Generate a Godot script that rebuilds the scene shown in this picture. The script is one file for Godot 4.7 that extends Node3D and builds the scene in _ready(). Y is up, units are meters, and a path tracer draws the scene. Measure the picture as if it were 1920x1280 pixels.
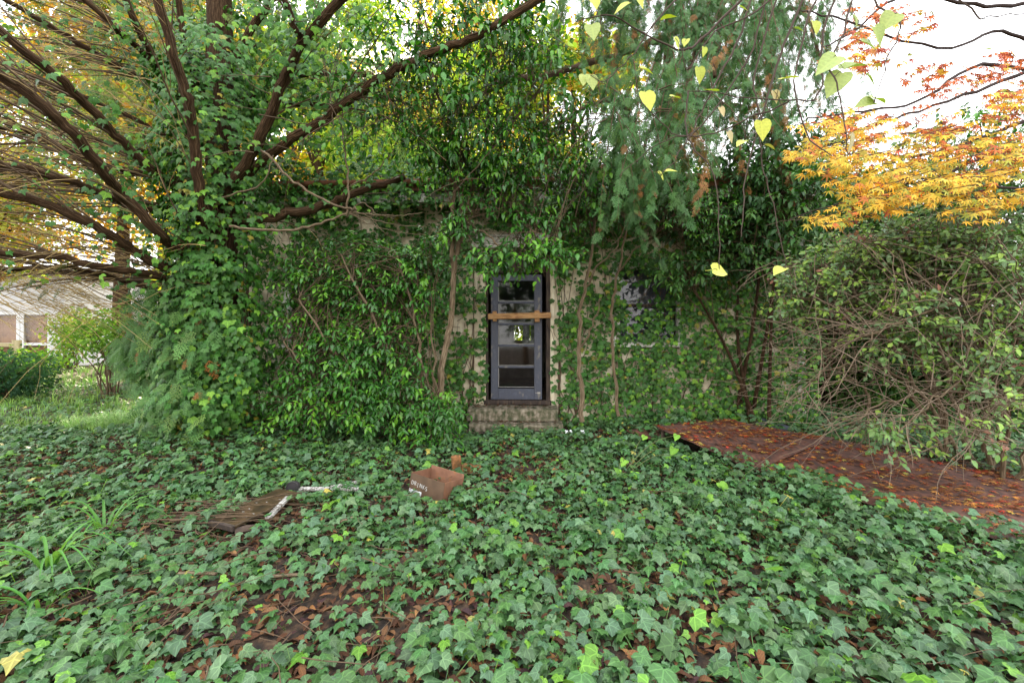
extends Node3D
# An abandoned cottage swallowed by ivy: the camera stands in the overgrown yard and looks level at the door.

const F := 820.0
const EYE_HEIGHT := 1.5
const HOUSE_AT := Vector3(0.07, 0.55, -7.0)
const HOUSE_TURN := -0.05

var rng := RandomNumberGenerator.new()
var wobble := FastNoiseLite.new()
var patchy := FastNoiseLite.new()
var M := {}
var S := {}
var house_frame: Transform3D
var used := {}


func _ready():
	var cam := Camera3D.new()
	cam.name = "camera"
	cam.position = Vector3(0, EYE_HEIGHT, 0)
	cam.fov = rad_to_deg(2.0 * atan(640.0 / F))
	cam.near = 0.05
	cam.far = 600.0
	add_child(cam)
	cam.current = true

	var env := Environment.new()
	var sky := Sky.new()
	var sm := ProceduralSkyMaterial.new()
	sm.sky_top_color = Color(0.93, 0.94, 0.96)
	sm.sky_horizon_color = Color(1.0, 0.99, 0.975)
	sm.sky_curve = 0.25
	sm.ground_bottom_color = Color(0.22, 0.23, 0.18)
	sm.ground_horizon_color = Color(0.55, 0.57, 0.52)
	sm.sky_energy_multiplier = 1.0
	sky.sky_material = sm
	env.background_mode = Environment.BG_SKY
	env.sky = sky
	env.background_energy_multiplier = 1.0
	env.tonemap_mode = Environment.TONE_MAPPER_LINEAR
	env.tonemap_exposure = 4.1
	env.sdfgi_enabled = true
	env.ssao_enabled = true
	env.ssil_enabled = true
	var we := WorldEnvironment.new()
	we.name = "environment"
	we.environment = env
	add_child(we)

	var sun := DirectionalLight3D.new()
	sun.name = "sun"
	sun.light_energy = 1.6
	sun.light_color = Color(1.0, 0.93, 0.80)
	sun.light_angular_distance = 0.6
	sun.shadow_enabled = true
	add_child(sun)
	sun.look_at_from_position(Vector3(-3.2, 4.9, -9.0), Vector3.ZERO)

	rng.seed = 11
	wobble.seed = 5
	wobble.frequency = 0.35
	patchy.seed = 21
	patchy.frequency = 0.55
	house_frame = Transform3D(Basis(Vector3.UP, HOUSE_TURN), HOUSE_AT)
	make_materials()
	make_shapes()

	build_ground()
	build_house()
	build_steps()
	build_neighbour()
	build_cypress()
	build_second_cypress()
	build_far_trees()
	build_wall_ivy()
	build_camellias()
	build_saplings()
	build_laurels()
	build_privet()
	build_maple()
	build_overhanging_twigs()
	build_sheets()
	build_ground_ivy()
	build_debris()
	build_left_plants()
	build_litter()


# ---------------------------------------------------------------- small helpers

func spot(u: float, v: float, d: float) -> Vector3:
	# where something seen at that place in the frame stands when it is d metres off
	return Vector3((u - 960.0) / F * d, EYE_HEIGHT - (v - 640.0) / F * d, -d)


func ss(a: float, b: float, x: float) -> float:
	var t := clampf((x - a) / (b - a), 0.0, 1.0)
	return t * t * (3.0 - 2.0 * t)


func ground_y(x: float, z: float) -> float:
	var d := -z
	var h := 0.19 * ss(2.5, 6.5, d) + wobble.get_noise_2d(x * 2.0, z * 2.0) * 0.09
	h += 0.42 * ss(7.5, 15.0, d) * ss(-3.5, -9.0, x)
	var r2 := (x + 3.9) * (x + 3.9) + (z + 5.8) * (z + 5.8)
	h += 0.26 * exp(-r2 / 1.3)
	return h


func rf(a: float, b: float) -> float:
	return rng.randf_range(a, b)


func rdir() -> Vector3:
	var v := Vector3(rng.randfn(), rng.randfn(), rng.randfn())
	return v.normalized() if v.length() > 0.001 else Vector3.UP


func in_ball() -> Vector3:
	return rdir() * pow(rng.randf(), 0.3333)


func lin(r: float, g: float, b: float) -> Color:
	return Color(r, g, b).linear_to_srgb()


func vary(c: Color, amount: float) -> Color:
	var k := 1.0 + rf(-amount, amount)
	var w := rf(-amount, amount) * 0.35
	return Color(c.r * k * (1.0 + w), c.g * k, c.b * k * (1.0 - w))


func numbered(called: String) -> String:
	if not used.has(called):
		used[called] = 0
		return called
	used[called] += 1
	return "%s_%03d" % [called, used[called]]


func thing(called: String, label: String, category: String, at := Vector3.ZERO, group := "") -> Node3D:
	var o := Node3D.new()
	o.name = numbered(called)
	add_child(o)
	o.position = at
	o.set_meta("label", label)
	o.set_meta("category", category)
	if group != "":
		o.set_meta("group", group)
	return o


func part(called: String, mesh: Mesh, mat: Material, parent: Node3D) -> MeshInstance3D:
	var o := MeshInstance3D.new()
	o.name = called
	o.mesh = mesh
	o.material_override = mat
	parent.add_child(o, true)
	return o


func tag(o: Node3D, label: String, category: String, group := "") -> Node3D:
	o.set_meta("label", label)
	o.set_meta("category", category)
	if group != "":
		o.set_meta("group", group)
	return o


# collects triangles for one mesh
class Shape:
	var v := PackedVector3Array()
	var uv := PackedVector2Array()
	var c := PackedColorArray()
	var idx := PackedInt32Array()
	var nn := PackedVector3Array()
	var smooth := true
	var off := Vector3.ZERO

	func vert(p: Vector3, t := Vector2.ZERO, col := Color.WHITE) -> int:
		v.append(p - off)
		uv.append(t)
		c.append(col)
		return v.size() - 1

	func tri(a: int, b: int, d: int) -> void:
		idx.append(a)
		idx.append(b)
		idx.append(d)

	func quad(p0: Vector3, p1: Vector3, p2: Vector3, p3: Vector3, col := Color.WHITE, us := 1.0, vs := 1.0) -> void:
		# corners clockwise seen from the front
		var a := vert(p0, Vector2(0, 0), col)
		var b := vert(p1, Vector2(us, 0), col)
		var d := vert(p2, Vector2(us, vs), col)
		var e := vert(p3, Vector2(0, vs), col)
		tri(a, b, d)
		tri(a, d, e)

	func box(lo: Vector3, hi: Vector3, x := Transform3D.IDENTITY, bevel := 0.0, col := Color.WHITE) -> void:
		# a box with its twelve edges chamfered
		var mid := (lo + hi) * 0.5
		var h := (hi - lo) * 0.5
		var b := minf(bevel, minf(h.x, minf(h.y, h.z)) * 0.45)
		var ax := [Vector3.RIGHT, Vector3.UP, Vector3.BACK]
		for i in 3:
			for s in [-1.0, 1.0]:
				var n: Vector3 = ax[i] * s
				var p: Vector3 = ax[(i + 1) % 3]
				var q: Vector3 = ax[(i + 2) % 3]
				var hp := h[(i + 1) % 3] - b
				var hq := h[(i + 2) % 3] - b
				var o: Vector3 = mid + n * h[i]
				var k := [o - p * hp - q * hq, o + p * hp - q * hq, o + p * hp + q * hq, o - p * hp + q * hq]
				face(x, k, n, col, h[(i + 1) % 3] * 2.0, h[(i + 2) % 3] * 2.0)
		if b <= 0.0:
			return
		for i in 3:
			for s in [-1.0, 1.0]:
				for t in [-1.0, 1.0]:
					var p: Vector3 = ax[(i + 1) % 3] * s
					var q: Vector3 = ax[(i + 2) % 3] * t
					var r: Vector3 = ax[i] * (h[i] - b)
					var hp := h[(i + 1) % 3]
					var hq := h[(i + 2) % 3]
					var e1: Vector3 = mid + p * hp + q * (hq - b)
					var e2: Vector3 = mid + p * (hp - b) + q * hq
					face(x, [e1 - r, e1 + r, e2 + r, e2 - r], (p + q).normalized(), col, h[i] * 2.0, b)
		for sx in [-1.0, 1.0]:
			for sy in [-1.0, 1.0]:
				for sz in [-1.0, 1.0]:
					var s := Vector3(sx, sy, sz)
					var a := mid + Vector3(sx * h.x, sy * (h.y - b), sz * (h.z - b))
					var d := mid + Vector3(sx * (h.x - b), sy * h.y, sz * (h.z - b))
					var e := mid + Vector3(sx * (h.x - b), sy * (h.y - b), sz * h.z)
					face(x, [a, d, e], s.normalized(), col, b, b)

	func face(x: Transform3D, k: Array, n: Vector3, col: Color, us: float, vs: float) -> void:
		var pts := k.duplicate()
		if (pts[2] - pts[0]).cross(pts[1] - pts[0]).dot(n) < 0.0:
			pts.reverse()
		var t := [Vector2(0, 0), Vector2(us, 0), Vector2(us, vs), Vector2(0, vs)]
		var ids := []
		for i in pts.size():
			ids.append(vert(x * pts[i], t[i], col))
		tri(ids[0], ids[1], ids[2])
		if ids.size() == 4:
			tri(ids[0], ids[2], ids[3])

	func tube(pts: PackedVector3Array, r0: float, r1: float, sides: int, col := Color.WHITE, lumps := 0.0, power := 1.0) -> void:
		var n := pts.size()
		if n < 2:
			return
		var side := Vector3.RIGHT
		var along := 0.0
		var first := v.size()
		var was := Vector3.ZERO
		for i in n:
			var t: Vector3 = (pts[mini(i + 1, n - 1)] - pts[maxi(i - 1, 0)]).normalized()
			if i == 0:
				side = t.cross(Vector3.UP if absf(t.y) < 0.9 else Vector3.RIGHT).normalized()
			else:
				along += pts[i].distance_to(was)
				side = (side - t * side.dot(t)).normalized()
			was = pts[i]
			var other := t.cross(side)
			var r := lerpf(r0, r1, pow(float(i) / (n - 1), power))
			for k in sides + 1:
				var a := TAU * k / sides
				var q := r * (1.0 + lumps * (sin(a * 3.0 + along * 5.0) * 0.6 + sin(a * 5.0 - along * 9.0 + 1.3) * 0.4))
				vert(pts[i] + (side * cos(a) + other * sin(a)) * q, Vector2(float(k) / sides * maxf(1.0, round(r0 * 25.0)), along * 2.0), col)
		for i in n - 1:
			for k in sides:
				var a := first + i * (sides + 1) + k
				var b := a + sides + 1
				tri(a, b, a + 1)
				tri(a + 1, b, b + 1)
		var e := vert(pts[n - 1], Vector2(0.5, along), col)
		for k in sides:
			tri(first + (n - 1) * (sides + 1) + k, e, first + (n - 1) * (sides + 1) + k + 1)

	func done() -> ArrayMesh:
		var a := []
		a.resize(Mesh.ARRAY_MAX)
		if smooth:
			nn.resize(v.size())
			for i in range(0, idx.size(), 3):
				var n := (v[idx[i + 2]] - v[idx[i]]).cross(v[idx[i + 1]] - v[idx[i]])
				nn[idx[i]] += n
				nn[idx[i + 1]] += n
				nn[idx[i + 2]] += n
			for i in nn.size():
				nn[i] = nn[i].normalized() if nn[i].length_squared() > 1e-20 else Vector3.UP
			a[Mesh.ARRAY_NORMAL] = nn
		a[Mesh.ARRAY_VERTEX] = v
		a[Mesh.ARRAY_TEX_UV] = uv
		a[Mesh.ARRAY_COLOR] = c
		a[Mesh.ARRAY_INDEX] = idx
		var m := ArrayMesh.new()
		m.add_surface_from_arrays(Mesh.PRIMITIVE_TRIANGLES, a)
		return m


# collects many places for one small mesh (leaves, sprays)
class Scatter:
	var where: Array[Transform3D] = []
	var tint := PackedColorArray()

	func add(x: Transform3D, col: Color) -> void:
		where.append(x)
		tint.append(col)


func leaf_at(p: Vector3, tip: Vector3, up: Vector3, size: float) -> Transform3D:
	var z := tip.normalized()
	var x := up.cross(z)
	if x.length_squared() < 0.0004:
		x = Vector3.RIGHT.cross(z)
	x = x.normalized()
	# each leaf a little wider or narrower, flatter or more cupped than the next
	return Transform3D(Basis(x * size * rf(0.84, 1.14), z.cross(x) * size * rf(0.3, 2.3), z * size), p)


func spread(s: Scatter, parent: Node3D, mesh: Mesh, mat: StandardMaterial3D, singles := 0, single_name := "leaf", mass_name := "foliage") -> void:
	# the leaves that show largest become parts of their own, the rest one mass
	var order := []
	for i in s.where.size():
		var p: Vector3 = s.where[i].origin
		var d := -p.z
		var score := 0.0
		if d > 0.3 and absf(p.x) < d * 1.15 and absf(p.y - EYE_HEIGHT) < d * 0.77:
			score = s.where[i].basis.x.length() / d
		order.append([score, i])
	var alone := {}
	if singles > 0:
		order.sort_custom(func(a, b): return a[0] > b[0])
		var palette := {}
		for k in mini(singles, order.size()):
			var i: int = order[k][1]
			alone[i] = true
			var c := s.tint[i]
			var key := "%d %d %d" % [roundi(log(maxf(c.r, 0.004)) * 2.2), roundi(log(maxf(c.g, 0.004)) * 2.2), roundi(log(maxf(c.b, 0.004)) * 1.5)]
			if not palette.has(key):
				var m: StandardMaterial3D = mat.duplicate()
				m.vertex_color_use_as_albedo = false
				m.albedo_color = c.linear_to_srgb()
				palette[key] = m
			var o := part(single_name, mesh, palette[key], parent)
			o.transform = s.where[i]
			o.position -= parent.position
	var n := s.where.size() - alone.size()
	if n <= 0:
		return
	var mm := MultiMesh.new()
	mm.transform_format = MultiMesh.TRANSFORM_3D
	mm.use_colors = true
	mm.mesh = mesh
	mm.instance_count = n
	var k := 0
	for i in s.where.size():
		if alone.has(i):
			continue
		var x := s.where[i]
		x.origin -= parent.position
		mm.set_instance_transform(k, x)
		mm.set_instance_color(k, s.tint[i])
		k += 1
	var mi := MultiMeshInstance3D.new()
	mi.name = mass_name
	mi.multimesh = mm
	mi.material_override = mat
	mi.set_meta("kind", "stuff")
	parent.add_child(mi, true)


func curve(pts: Array, steps := 5) -> PackedVector3Array:
	var out := PackedVector3Array()
	var n := pts.size()
	for i in n - 1:
		var a: Vector3 = pts[maxi(i - 1, 0)]
		var b: Vector3 = pts[i]
		var c: Vector3 = pts[i + 1]
		var d: Vector3 = pts[mini(i + 2, n - 1)]
		for k in steps:
			out.append(b.cubic_interpolate(c, a, d, float(k) / steps))
	out.append(pts[n - 1])
	return out


func limb(list: Array, d0: float, d1: float, steps := 6, wiggle := 0.0) -> PackedVector3Array:
	# list holds u, v pairs along the limb; depth runs from d0 to d1
	var pts := []
	for i in list.size():
		pts.append(spot(list[i][0], list[i][1], lerpf(d0, d1, float(i) / (list.size() - 1))))
	var c := curve(pts, steps)
	if wiggle > 0.0:
		for i in range(1, c.size()):
			c[i] += Vector3(rng.randfn(), rng.randfn(), rng.randfn()) * wiggle
	return c


func droop(p: Vector3, dir: Vector3, length: float, sag: float, n: int, jitter: float) -> PackedVector3Array:
	var out := PackedVector3Array([p])
	var d := dir.normalized()
	for i in n:
		d = (d + Vector3(0, -sag / n, 0) + Vector3(rng.randfn(), rng.randfn(), rng.randfn()) * jitter).normalized()
		p += d * length / n
		out.append(p)
	return out


# ---------------------------------------------------------------- materials

func noise_tex(sd: int, freq: float, stops: Array, size := 256, kind := FastNoiseLite.TYPE_SIMPLEX_SMOOTH, oct := 4, stretch := Vector2.ONE) -> ImageTexture:
	# stops: [at, linear colour] pairs
	var n := FastNoiseLite.new()
	n.noise_type = kind
	n.seed = sd
	n.frequency = freq
	n.fractal_octaves = oct
	var im := Image.create(size, size, false, Image.FORMAT_RGB8)
	var g := Gradient.new()
	var at := PackedFloat32Array()
	var cols := PackedColorArray()
	for s in stops:
		at.append(s[0])
		cols.append(s[1])
	g.offsets = at
	g.colors = cols
	for y in size:
		for x in size:
			# wraps round on a torus so that repeats do not show a seam
			var a := TAU * x / size
			var b := TAU * y / size
			var r := size / TAU
			var w := n.get_noise_3d(cos(a) * r * stretch.x + 300.0, sin(a) * r * stretch.x, (cos(b) * r) * stretch.y) * 0.5 + n.get_noise_3d(cos(a) * r * stretch.x, sin(a) * r * stretch.x + 77.0, (sin(b) * r) * stretch.y) * 0.5
			im.set_pixel(x, y, g.sample(clampf(w * 0.9 + 0.5, 0.0, 1.0)).linear_to_srgb())
	return ImageTexture.create_from_image(im)


func solid(c: Color, rough := 0.8, spec := 0.5) -> StandardMaterial3D:
	var m := StandardMaterial3D.new()
	m.albedo_color = c
	m.roughness = rough
	m.metallic_specular = spec
	return m


func textured(tex: Texture2D, rough: float, scale: float, bump: Texture2D = null, depth := 0.0, triplanar := true) -> StandardMaterial3D:
	var m := StandardMaterial3D.new()
	m.albedo_texture = tex
	m.roughness = rough
	m.uv1_scale = Vector3.ONE * scale
	if triplanar:
		m.uv1_triplanar = true
		m.uv1_world_triplanar = true
	if bump:
		m.heightmap_enabled = true
		m.heightmap_texture = bump
		m.heightmap_scale = depth
	return m


func leafy(rough: float, spec: float, through: Color, tex: Texture2D = null) -> StandardMaterial3D:
	var m := StandardMaterial3D.new()
	m.vertex_color_use_as_albedo = true
	m.roughness = rough
	m.metallic_specular = spec
	m.backlight_enabled = true
	m.backlight = through
	m.cull_mode = BaseMaterial3D.CULL_DISABLED
	if tex:
		m.albedo_texture = tex
	return m


func vein_texture(veins: Array, size: int, flesh: float, sd: int) -> ImageTexture:
	# pale veins over a faintly mottled blade
	var n := FastNoiseLite.new()
	n.seed = sd
	n.frequency = 0.06
	var im := Image.create(size, size, false, Image.FORMAT_RGB8)
	for y in size:
		for x in size:
			var p := Vector2(x + 0.5, y + 0.5) / size
			var near := 1.0
			for e in veins:
				near = minf(near, p.distance_to(Geometry2D.get_closest_point_to_segment(p, e[0], e[1])) / e[2])
			var k := flesh * (1.0 + 0.22 * n.get_noise_2d(x, y))
			var w := 1.0 - ss(0.5, 1.0, near)
			im.set_pixel(x, y, Color(lerpf(k, 1.0, w), lerpf(k, 1.0, w * 0.9), lerpf(k, 0.95, w)).linear_to_srgb())
	return ImageTexture.create_from_image(im)


func make_materials():
	var grey := [[0.0, Color(0, 0, 0)], [1.0, Color(1, 1, 1)]]
	var fine := noise_tex(3, 0.05, grey, 256, FastNoiseLite.TYPE_SIMPLEX_SMOOTH, 5)
	var soil := noise_tex(7, 0.035, [[0.25, Color(0.012, 0.008, 0.005)], [0.5, Color(0.035, 0.021, 0.012)], [0.7, Color(0.075, 0.042, 0.022)], [0.85, Color(0.12, 0.075, 0.04)]], 512, FastNoiseLite.TYPE_SIMPLEX_SMOOTH, 5)
	M.soil = textured(soil, 0.95, 0.9, fine, 3.0)
	var bark := noise_tex(12, 0.05, [[0.2, Color(0.018, 0.011, 0.006)], [0.45, Color(0.062, 0.036, 0.019)], [0.7, Color(0.14, 0.082, 0.044)], [0.9, Color(0.25, 0.175, 0.10)]], 256, FastNoiseLite.TYPE_SIMPLEX_SMOOTH, 5, Vector2(2.2, 0.28))
	var barkh := noise_tex(13, 0.05, grey, 256, FastNoiseLite.TYPE_SIMPLEX_SMOOTH, 4, Vector2(2.2, 0.28))
	M.bark = textured(bark, 0.9, 1.0, barkh, 2.5, false)
	var pale := noise_tex(14, 0.04, [[0.2, Color(0.09, 0.06, 0.035)], [0.5, Color(0.2, 0.145, 0.09)], [0.8, Color(0.33, 0.26, 0.17)]], 256, FastNoiseLite.TYPE_SIMPLEX_SMOOTH, 4, Vector2(1.4, 0.5))
	M.pale_bark = textured(pale, 0.85, 1.0, barkh, 0.8, false)
	M.twig = solid(lin(0.12, 0.082, 0.052), 0.85)
	M.pale_twig = solid(lin(0.2, 0.15, 0.105), 0.85, 0.22)
	M.bud_twig = solid(lin(0.075, 0.055, 0.043), 0.8)
	M.straw_twig = solid(lin(0.40, 0.29, 0.13), 0.8)
	M.dark_twig = solid(lin(0.055, 0.042, 0.038), 0.8)
	M.green_stem = solid(lin(0.13, 0.15, 0.05), 0.7)
	M.vine = solid(lin(0.13, 0.085, 0.055), 0.9)
	for k in ["bark", "pale_bark", "twig", "bud_twig", "straw_twig", "dark_twig", "vine"]:
		M[k].metallic_specular = 0.22
	# house
	var cream := noise_tex(31, 0.03, [[0.12, Color(0.36, 0.28, 0.18)], [0.35, Color(0.68, 0.57, 0.40)], [0.65, Color(0.78, 0.69, 0.51)], [0.9, Color(0.82, 0.76, 0.61)]], 512, FastNoiseLite.TYPE_SIMPLEX_SMOOTH, 5, Vector2(1.0, 1.0))
	M.siding = textured(cream, 0.7, 0.6, fine, 0.25)
	M.white_trim = textured(noise_tex(32, 0.04, [[0.15, Color(0.3, 0.27, 0.22)], [0.45, Color(0.66, 0.63, 0.56)], [0.8, Color(0.78, 0.76, 0.7)]], 256), 0.6, 0.8, fine, 0.2)
	M.fascia = textured(noise_tex(33, 0.04, [[0.15, Color(0.16, 0.06, 0.035)], [0.5, Color(0.3, 0.12, 0.07)], [0.85, Color(0.36, 0.17, 0.11)]], 256), 0.65, 0.8, fine, 0.2)
	M.shingle = textured(noise_tex(34, 0.06, [[0.2, Color(0.05, 0.035, 0.03)], [0.8, Color(0.13, 0.09, 0.07)]], 256), 0.95, 0.8, fine, 0.6)
	M.door_paint = textured(noise_tex(35, 0.03, [[0.12, Color(0.19, 0.17, 0.15)], [0.22, Color(0.075, 0.08, 0.105)], [0.6, Color(0.06, 0.066, 0.095)], [0.85, Color(0.085, 0.095, 0.13)]], 256), 0.5, 1.3, fine, 0.12)
	M.dark_wood = textured(noise_tex(36, 0.04, [[0.2, Color(0.02, 0.013, 0.01)], [0.6, Color(0.05, 0.033, 0.025)], [0.9, Color(0.11, 0.075, 0.05)]], 256, FastNoiseLite.TYPE_SIMPLEX_SMOOTH, 4, Vector2(2.0, 0.4)), 0.8, 1.5, fine, 0.3)
	M.putty = solid(lin(0.3, 0.29, 0.27), 0.7)
	M.slate_cloth = textured(noise_tex(51, 0.05, [[0.2, Color(0.03, 0.033, 0.045)], [0.8, Color(0.09, 0.1, 0.13)]], 128), 0.7, 1.0)
	M.brass = solid(lin(0.5, 0.47, 0.42), 0.35)
	M.brass.metallic = 0.6
	var pane := StandardMaterial3D.new()
	pane.transparency = BaseMaterial3D.TRANSPARENCY_ALPHA
	pane.albedo_color = Color(0.10, 0.12, 0.14, 0.10)
	pane.roughness = 0.04
	pane.metallic_specular = 0.75
	M.pane = pane
	M.plaster = textured(noise_tex(37, 0.03, [[0.2, Color(0.16, 0.15, 0.11)], [0.8, Color(0.3, 0.28, 0.22)]], 128), 0.9, 0.7)
	M.floorboard = textured(noise_tex(38, 0.04, [[0.2, Color(0.05, 0.03, 0.02)], [0.8, Color(0.16, 0.1, 0.06)]], 128), 0.7, 0.7)
	M.timber = textured(noise_tex(39, 0.05, [[0.15, Color(0.2, 0.085, 0.025)], [0.5, Color(0.42, 0.21, 0.07)], [0.85, Color(0.52, 0.3, 0.12)]], 256, FastNoiseLite.TYPE_SIMPLEX_SMOOTH, 4, Vector2(0.3, 2.0)), 0.6, 1.6, fine, 0.2)
	M.concrete = textured(noise_tex(40, 0.03, [[0.2, Color(0.035, 0.05, 0.018)], [0.4, Color(0.09, 0.085, 0.045)], [0.6, Color(0.2, 0.165, 0.115)], [0.85, Color(0.34, 0.29, 0.22)]], 512, FastNoiseLite.TYPE_SIMPLEX_SMOOTH, 5), 0.92, 0.75, fine, 0.9)
	M.rust = textured(noise_tex(41, 0.03, [[0.15, Color(0.03, 0.016, 0.012)], [0.45, Color(0.085, 0.035, 0.024)], [0.7, Color(0.14, 0.055, 0.034)], [0.9, Color(0.2, 0.09, 0.05)]], 512, FastNoiseLite.TYPE_SIMPLEX_SMOOTH, 5), 0.75, 0.8, fine, 0.5)
	M.brown_board = textured(noise_tex(42, 0.03, [[0.2, Color(0.02, 0.014, 0.007)], [0.5, Color(0.05, 0.032, 0.013)], [0.85, Color(0.10, 0.06, 0.027)]], 256, FastNoiseLite.TYPE_SIMPLEX_SMOOTH, 4, Vector2(0.6, 1.6)), 0.45, 1.4, fine, 0.3)
	M.peeling = textured(noise_tex(43, 0.09, [[0.3, Color(0.07, 0.06, 0.05)], [0.44, Color(0.2, 0.18, 0.15)], [0.5, Color(0.38, 0.37, 0.34)], [0.9, Color(0.52, 0.51, 0.48)]], 256), 0.8, 2.2, fine, 0.5)
	M.card_out = textured(noise_tex(44, 0.04, [[0.2, Color(0.07, 0.04, 0.02)], [0.8, Color(0.13, 0.075, 0.04)]], 128), 0.75, 2.0)
	M.card_in = textured(noise_tex(45, 0.04, [[0.2, Color(0.17, 0.075, 0.04)], [0.6, Color(0.25, 0.12, 0.07)], [0.9, Color(0.3, 0.12, 0.035)]], 128), 0.85, 2.0)
	M.brick = textured(noise_tex(52, 0.06, [[0.2, Color(0.06, 0.045, 0.015)], [0.5, Color(0.2, 0.085, 0.025)], [0.85, Color(0.3, 0.13, 0.05)]], 128), 0.9, 3.0, fine, 0.5)
	M.white_paint = solid(lin(0.78, 0.79, 0.8), 0.55)
	M.chalk = solid(lin(0.5, 0.49, 0.46), 0.9)
	M.dark_round = solid(lin(0.035, 0.03, 0.032), 0.6)
	M.log = textured(noise_tex(46, 0.06, [[0.2, Color(0.03, 0.02, 0.016)], [0.8, Color(0.12, 0.08, 0.055)]], 128), 0.95, 2.0, fine, 0.6)
	M.fence = textured(noise_tex(47, 0.05, [[0.2, Color(0.4, 0.33, 0.16)], [0.8, Color(0.58, 0.5, 0.28)]], 128), 0.7, 1.2)
	M.white_wall = textured(noise_tex(48, 0.04, [[0.2, Color(0.66, 0.66, 0.68)], [0.8, Color(0.8, 0.8, 0.81)]], 128), 0.7, 0.5)
	M.curtain = textured(noise_tex(49, 0.05, [[0.2, Color(0.2, 0.085, 0.03)], [0.8, Color(0.36, 0.18, 0.07)]], 128), 0.7, 0.7)
	M.grey_roof = textured(noise_tex(50, 0.05, [[0.2, Color(0.2, 0.19, 0.19)], [0.8, Color(0.35, 0.33, 0.32)]], 128), 0.9, 0.7)
	# leaves: colour comes from each leaf, the texture brings veins and mottling
	var c := Vector2(0.5, 0.2)
	var ivy_veins := [[c, Vector2(0.5, 0.93), 0.03], [c, Vector2(0.07, 0.48), 0.026], [c, Vector2(0.93, 0.48), 0.026], [c, Vector2(0.2, 0.14), 0.02], [c, Vector2(0.8, 0.14), 0.02], [Vector2(0.5, 0.5), Vector2(0.3, 0.62), 0.014], [Vector2(0.5, 0.5), Vector2(0.7, 0.62), 0.014]]
	var vt := vein_texture(ivy_veins, 128, 0.62, 4)
	M.ivy = leafy(0.42, 0.42, Color(0.42, 0.6, 0.25), vt)
	M.wall_ivy = leafy(0.42, 0.34, Color(0.45, 0.64, 0.22), vt)
	var mid := [[Vector2(0.5, 0.0), Vector2(0.5, 1.0), 0.05]]
	for k in 5:
		for s in [-1.0, 1.0]:
			mid.append([Vector2(0.5, 0.12 + k * 0.16), Vector2(0.5 + s * 0.4, 0.26 + k * 0.16), 0.018])
	var mt := vein_texture(mid, 128, 0.68, 9)
	M.glossy = leafy(0.26, 0.45, Color(0.42, 0.6, 0.2), mt)
	M.soft = leafy(0.5, 0.45, Color(0.5, 0.68, 0.25), mt)
	M.heart = leafy(0.5, 0.4, Color(0.7, 0.78, 0.35), vein_texture(mid, 128, 0.88, 19))
	M.maple = leafy(0.6, 0.35, Color(0.75, 0.66, 0.4))
	M.conifer = leafy(0.6, 0.4, Color(0.5, 0.62, 0.25))
	M.far = leafy(0.6, 0.3, Color(0.95, 0.98, 0.55))
	M.dead_leaf = leafy(0.75, 0.35, Color(0.2, 0.15, 0.1), mt)
	M.blade = leafy(0.5, 0.45, Color(0.45, 0.62, 0.2))


# ---------------------------------------------------------------- leaf shapes: stalk at the origin, tip towards +z, upper side +y

func fan(outline: Array, centre: Vector3, uv_of: Callable, stalk := 0.0, stalk_len := 1.0) -> ArrayMesh:
	var s := Shape.new()
	var a := s.vert(centre, uv_of.call(centre))
	var ids := []
	for p in outline:
		ids.append(s.vert(p, uv_of.call(p)))
	for i in ids.size():
		s.tri(a, ids[(i + 1) % ids.size()], ids[i])
	if stalk > 0.0:
		var e := Vector3(0.12, -stalk_len, -0.25) 
		var col := Color(1.3, 1.0, 0.6)
		var q := [Vector3(-stalk, 0, 0), Vector3(stalk, 0, 0), Vector3(0, 0, stalk * 1.6)]
		for k in 3:
			var b := s.vert(q[k], Vector2(0.5, 0.2), col)
			var d := s.vert(q[(k + 1) % 3], Vector2(0.5, 0.2), col)
			var f := s.vert(q[k] * 0.7 + e, Vector2(0.5, 0.2), col)
			var g := s.vert(q[(k + 1) % 3] * 0.7 + e, Vector2(0.5, 0.2), col)
			s.tri(b, d, f)
			s.tri(d, g, f)
	return s.done()


func mirrored(half: Array) -> Array:
	# half: outline from the tip round the +x side to the base; the tip and the base lie on the axis
	var out := half.duplicate()
	for i in range(half.size() - 2, 0, -1):
		out.append(Vector3(-half[i].x, half[i].y, half[i].z))
	return out


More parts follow.
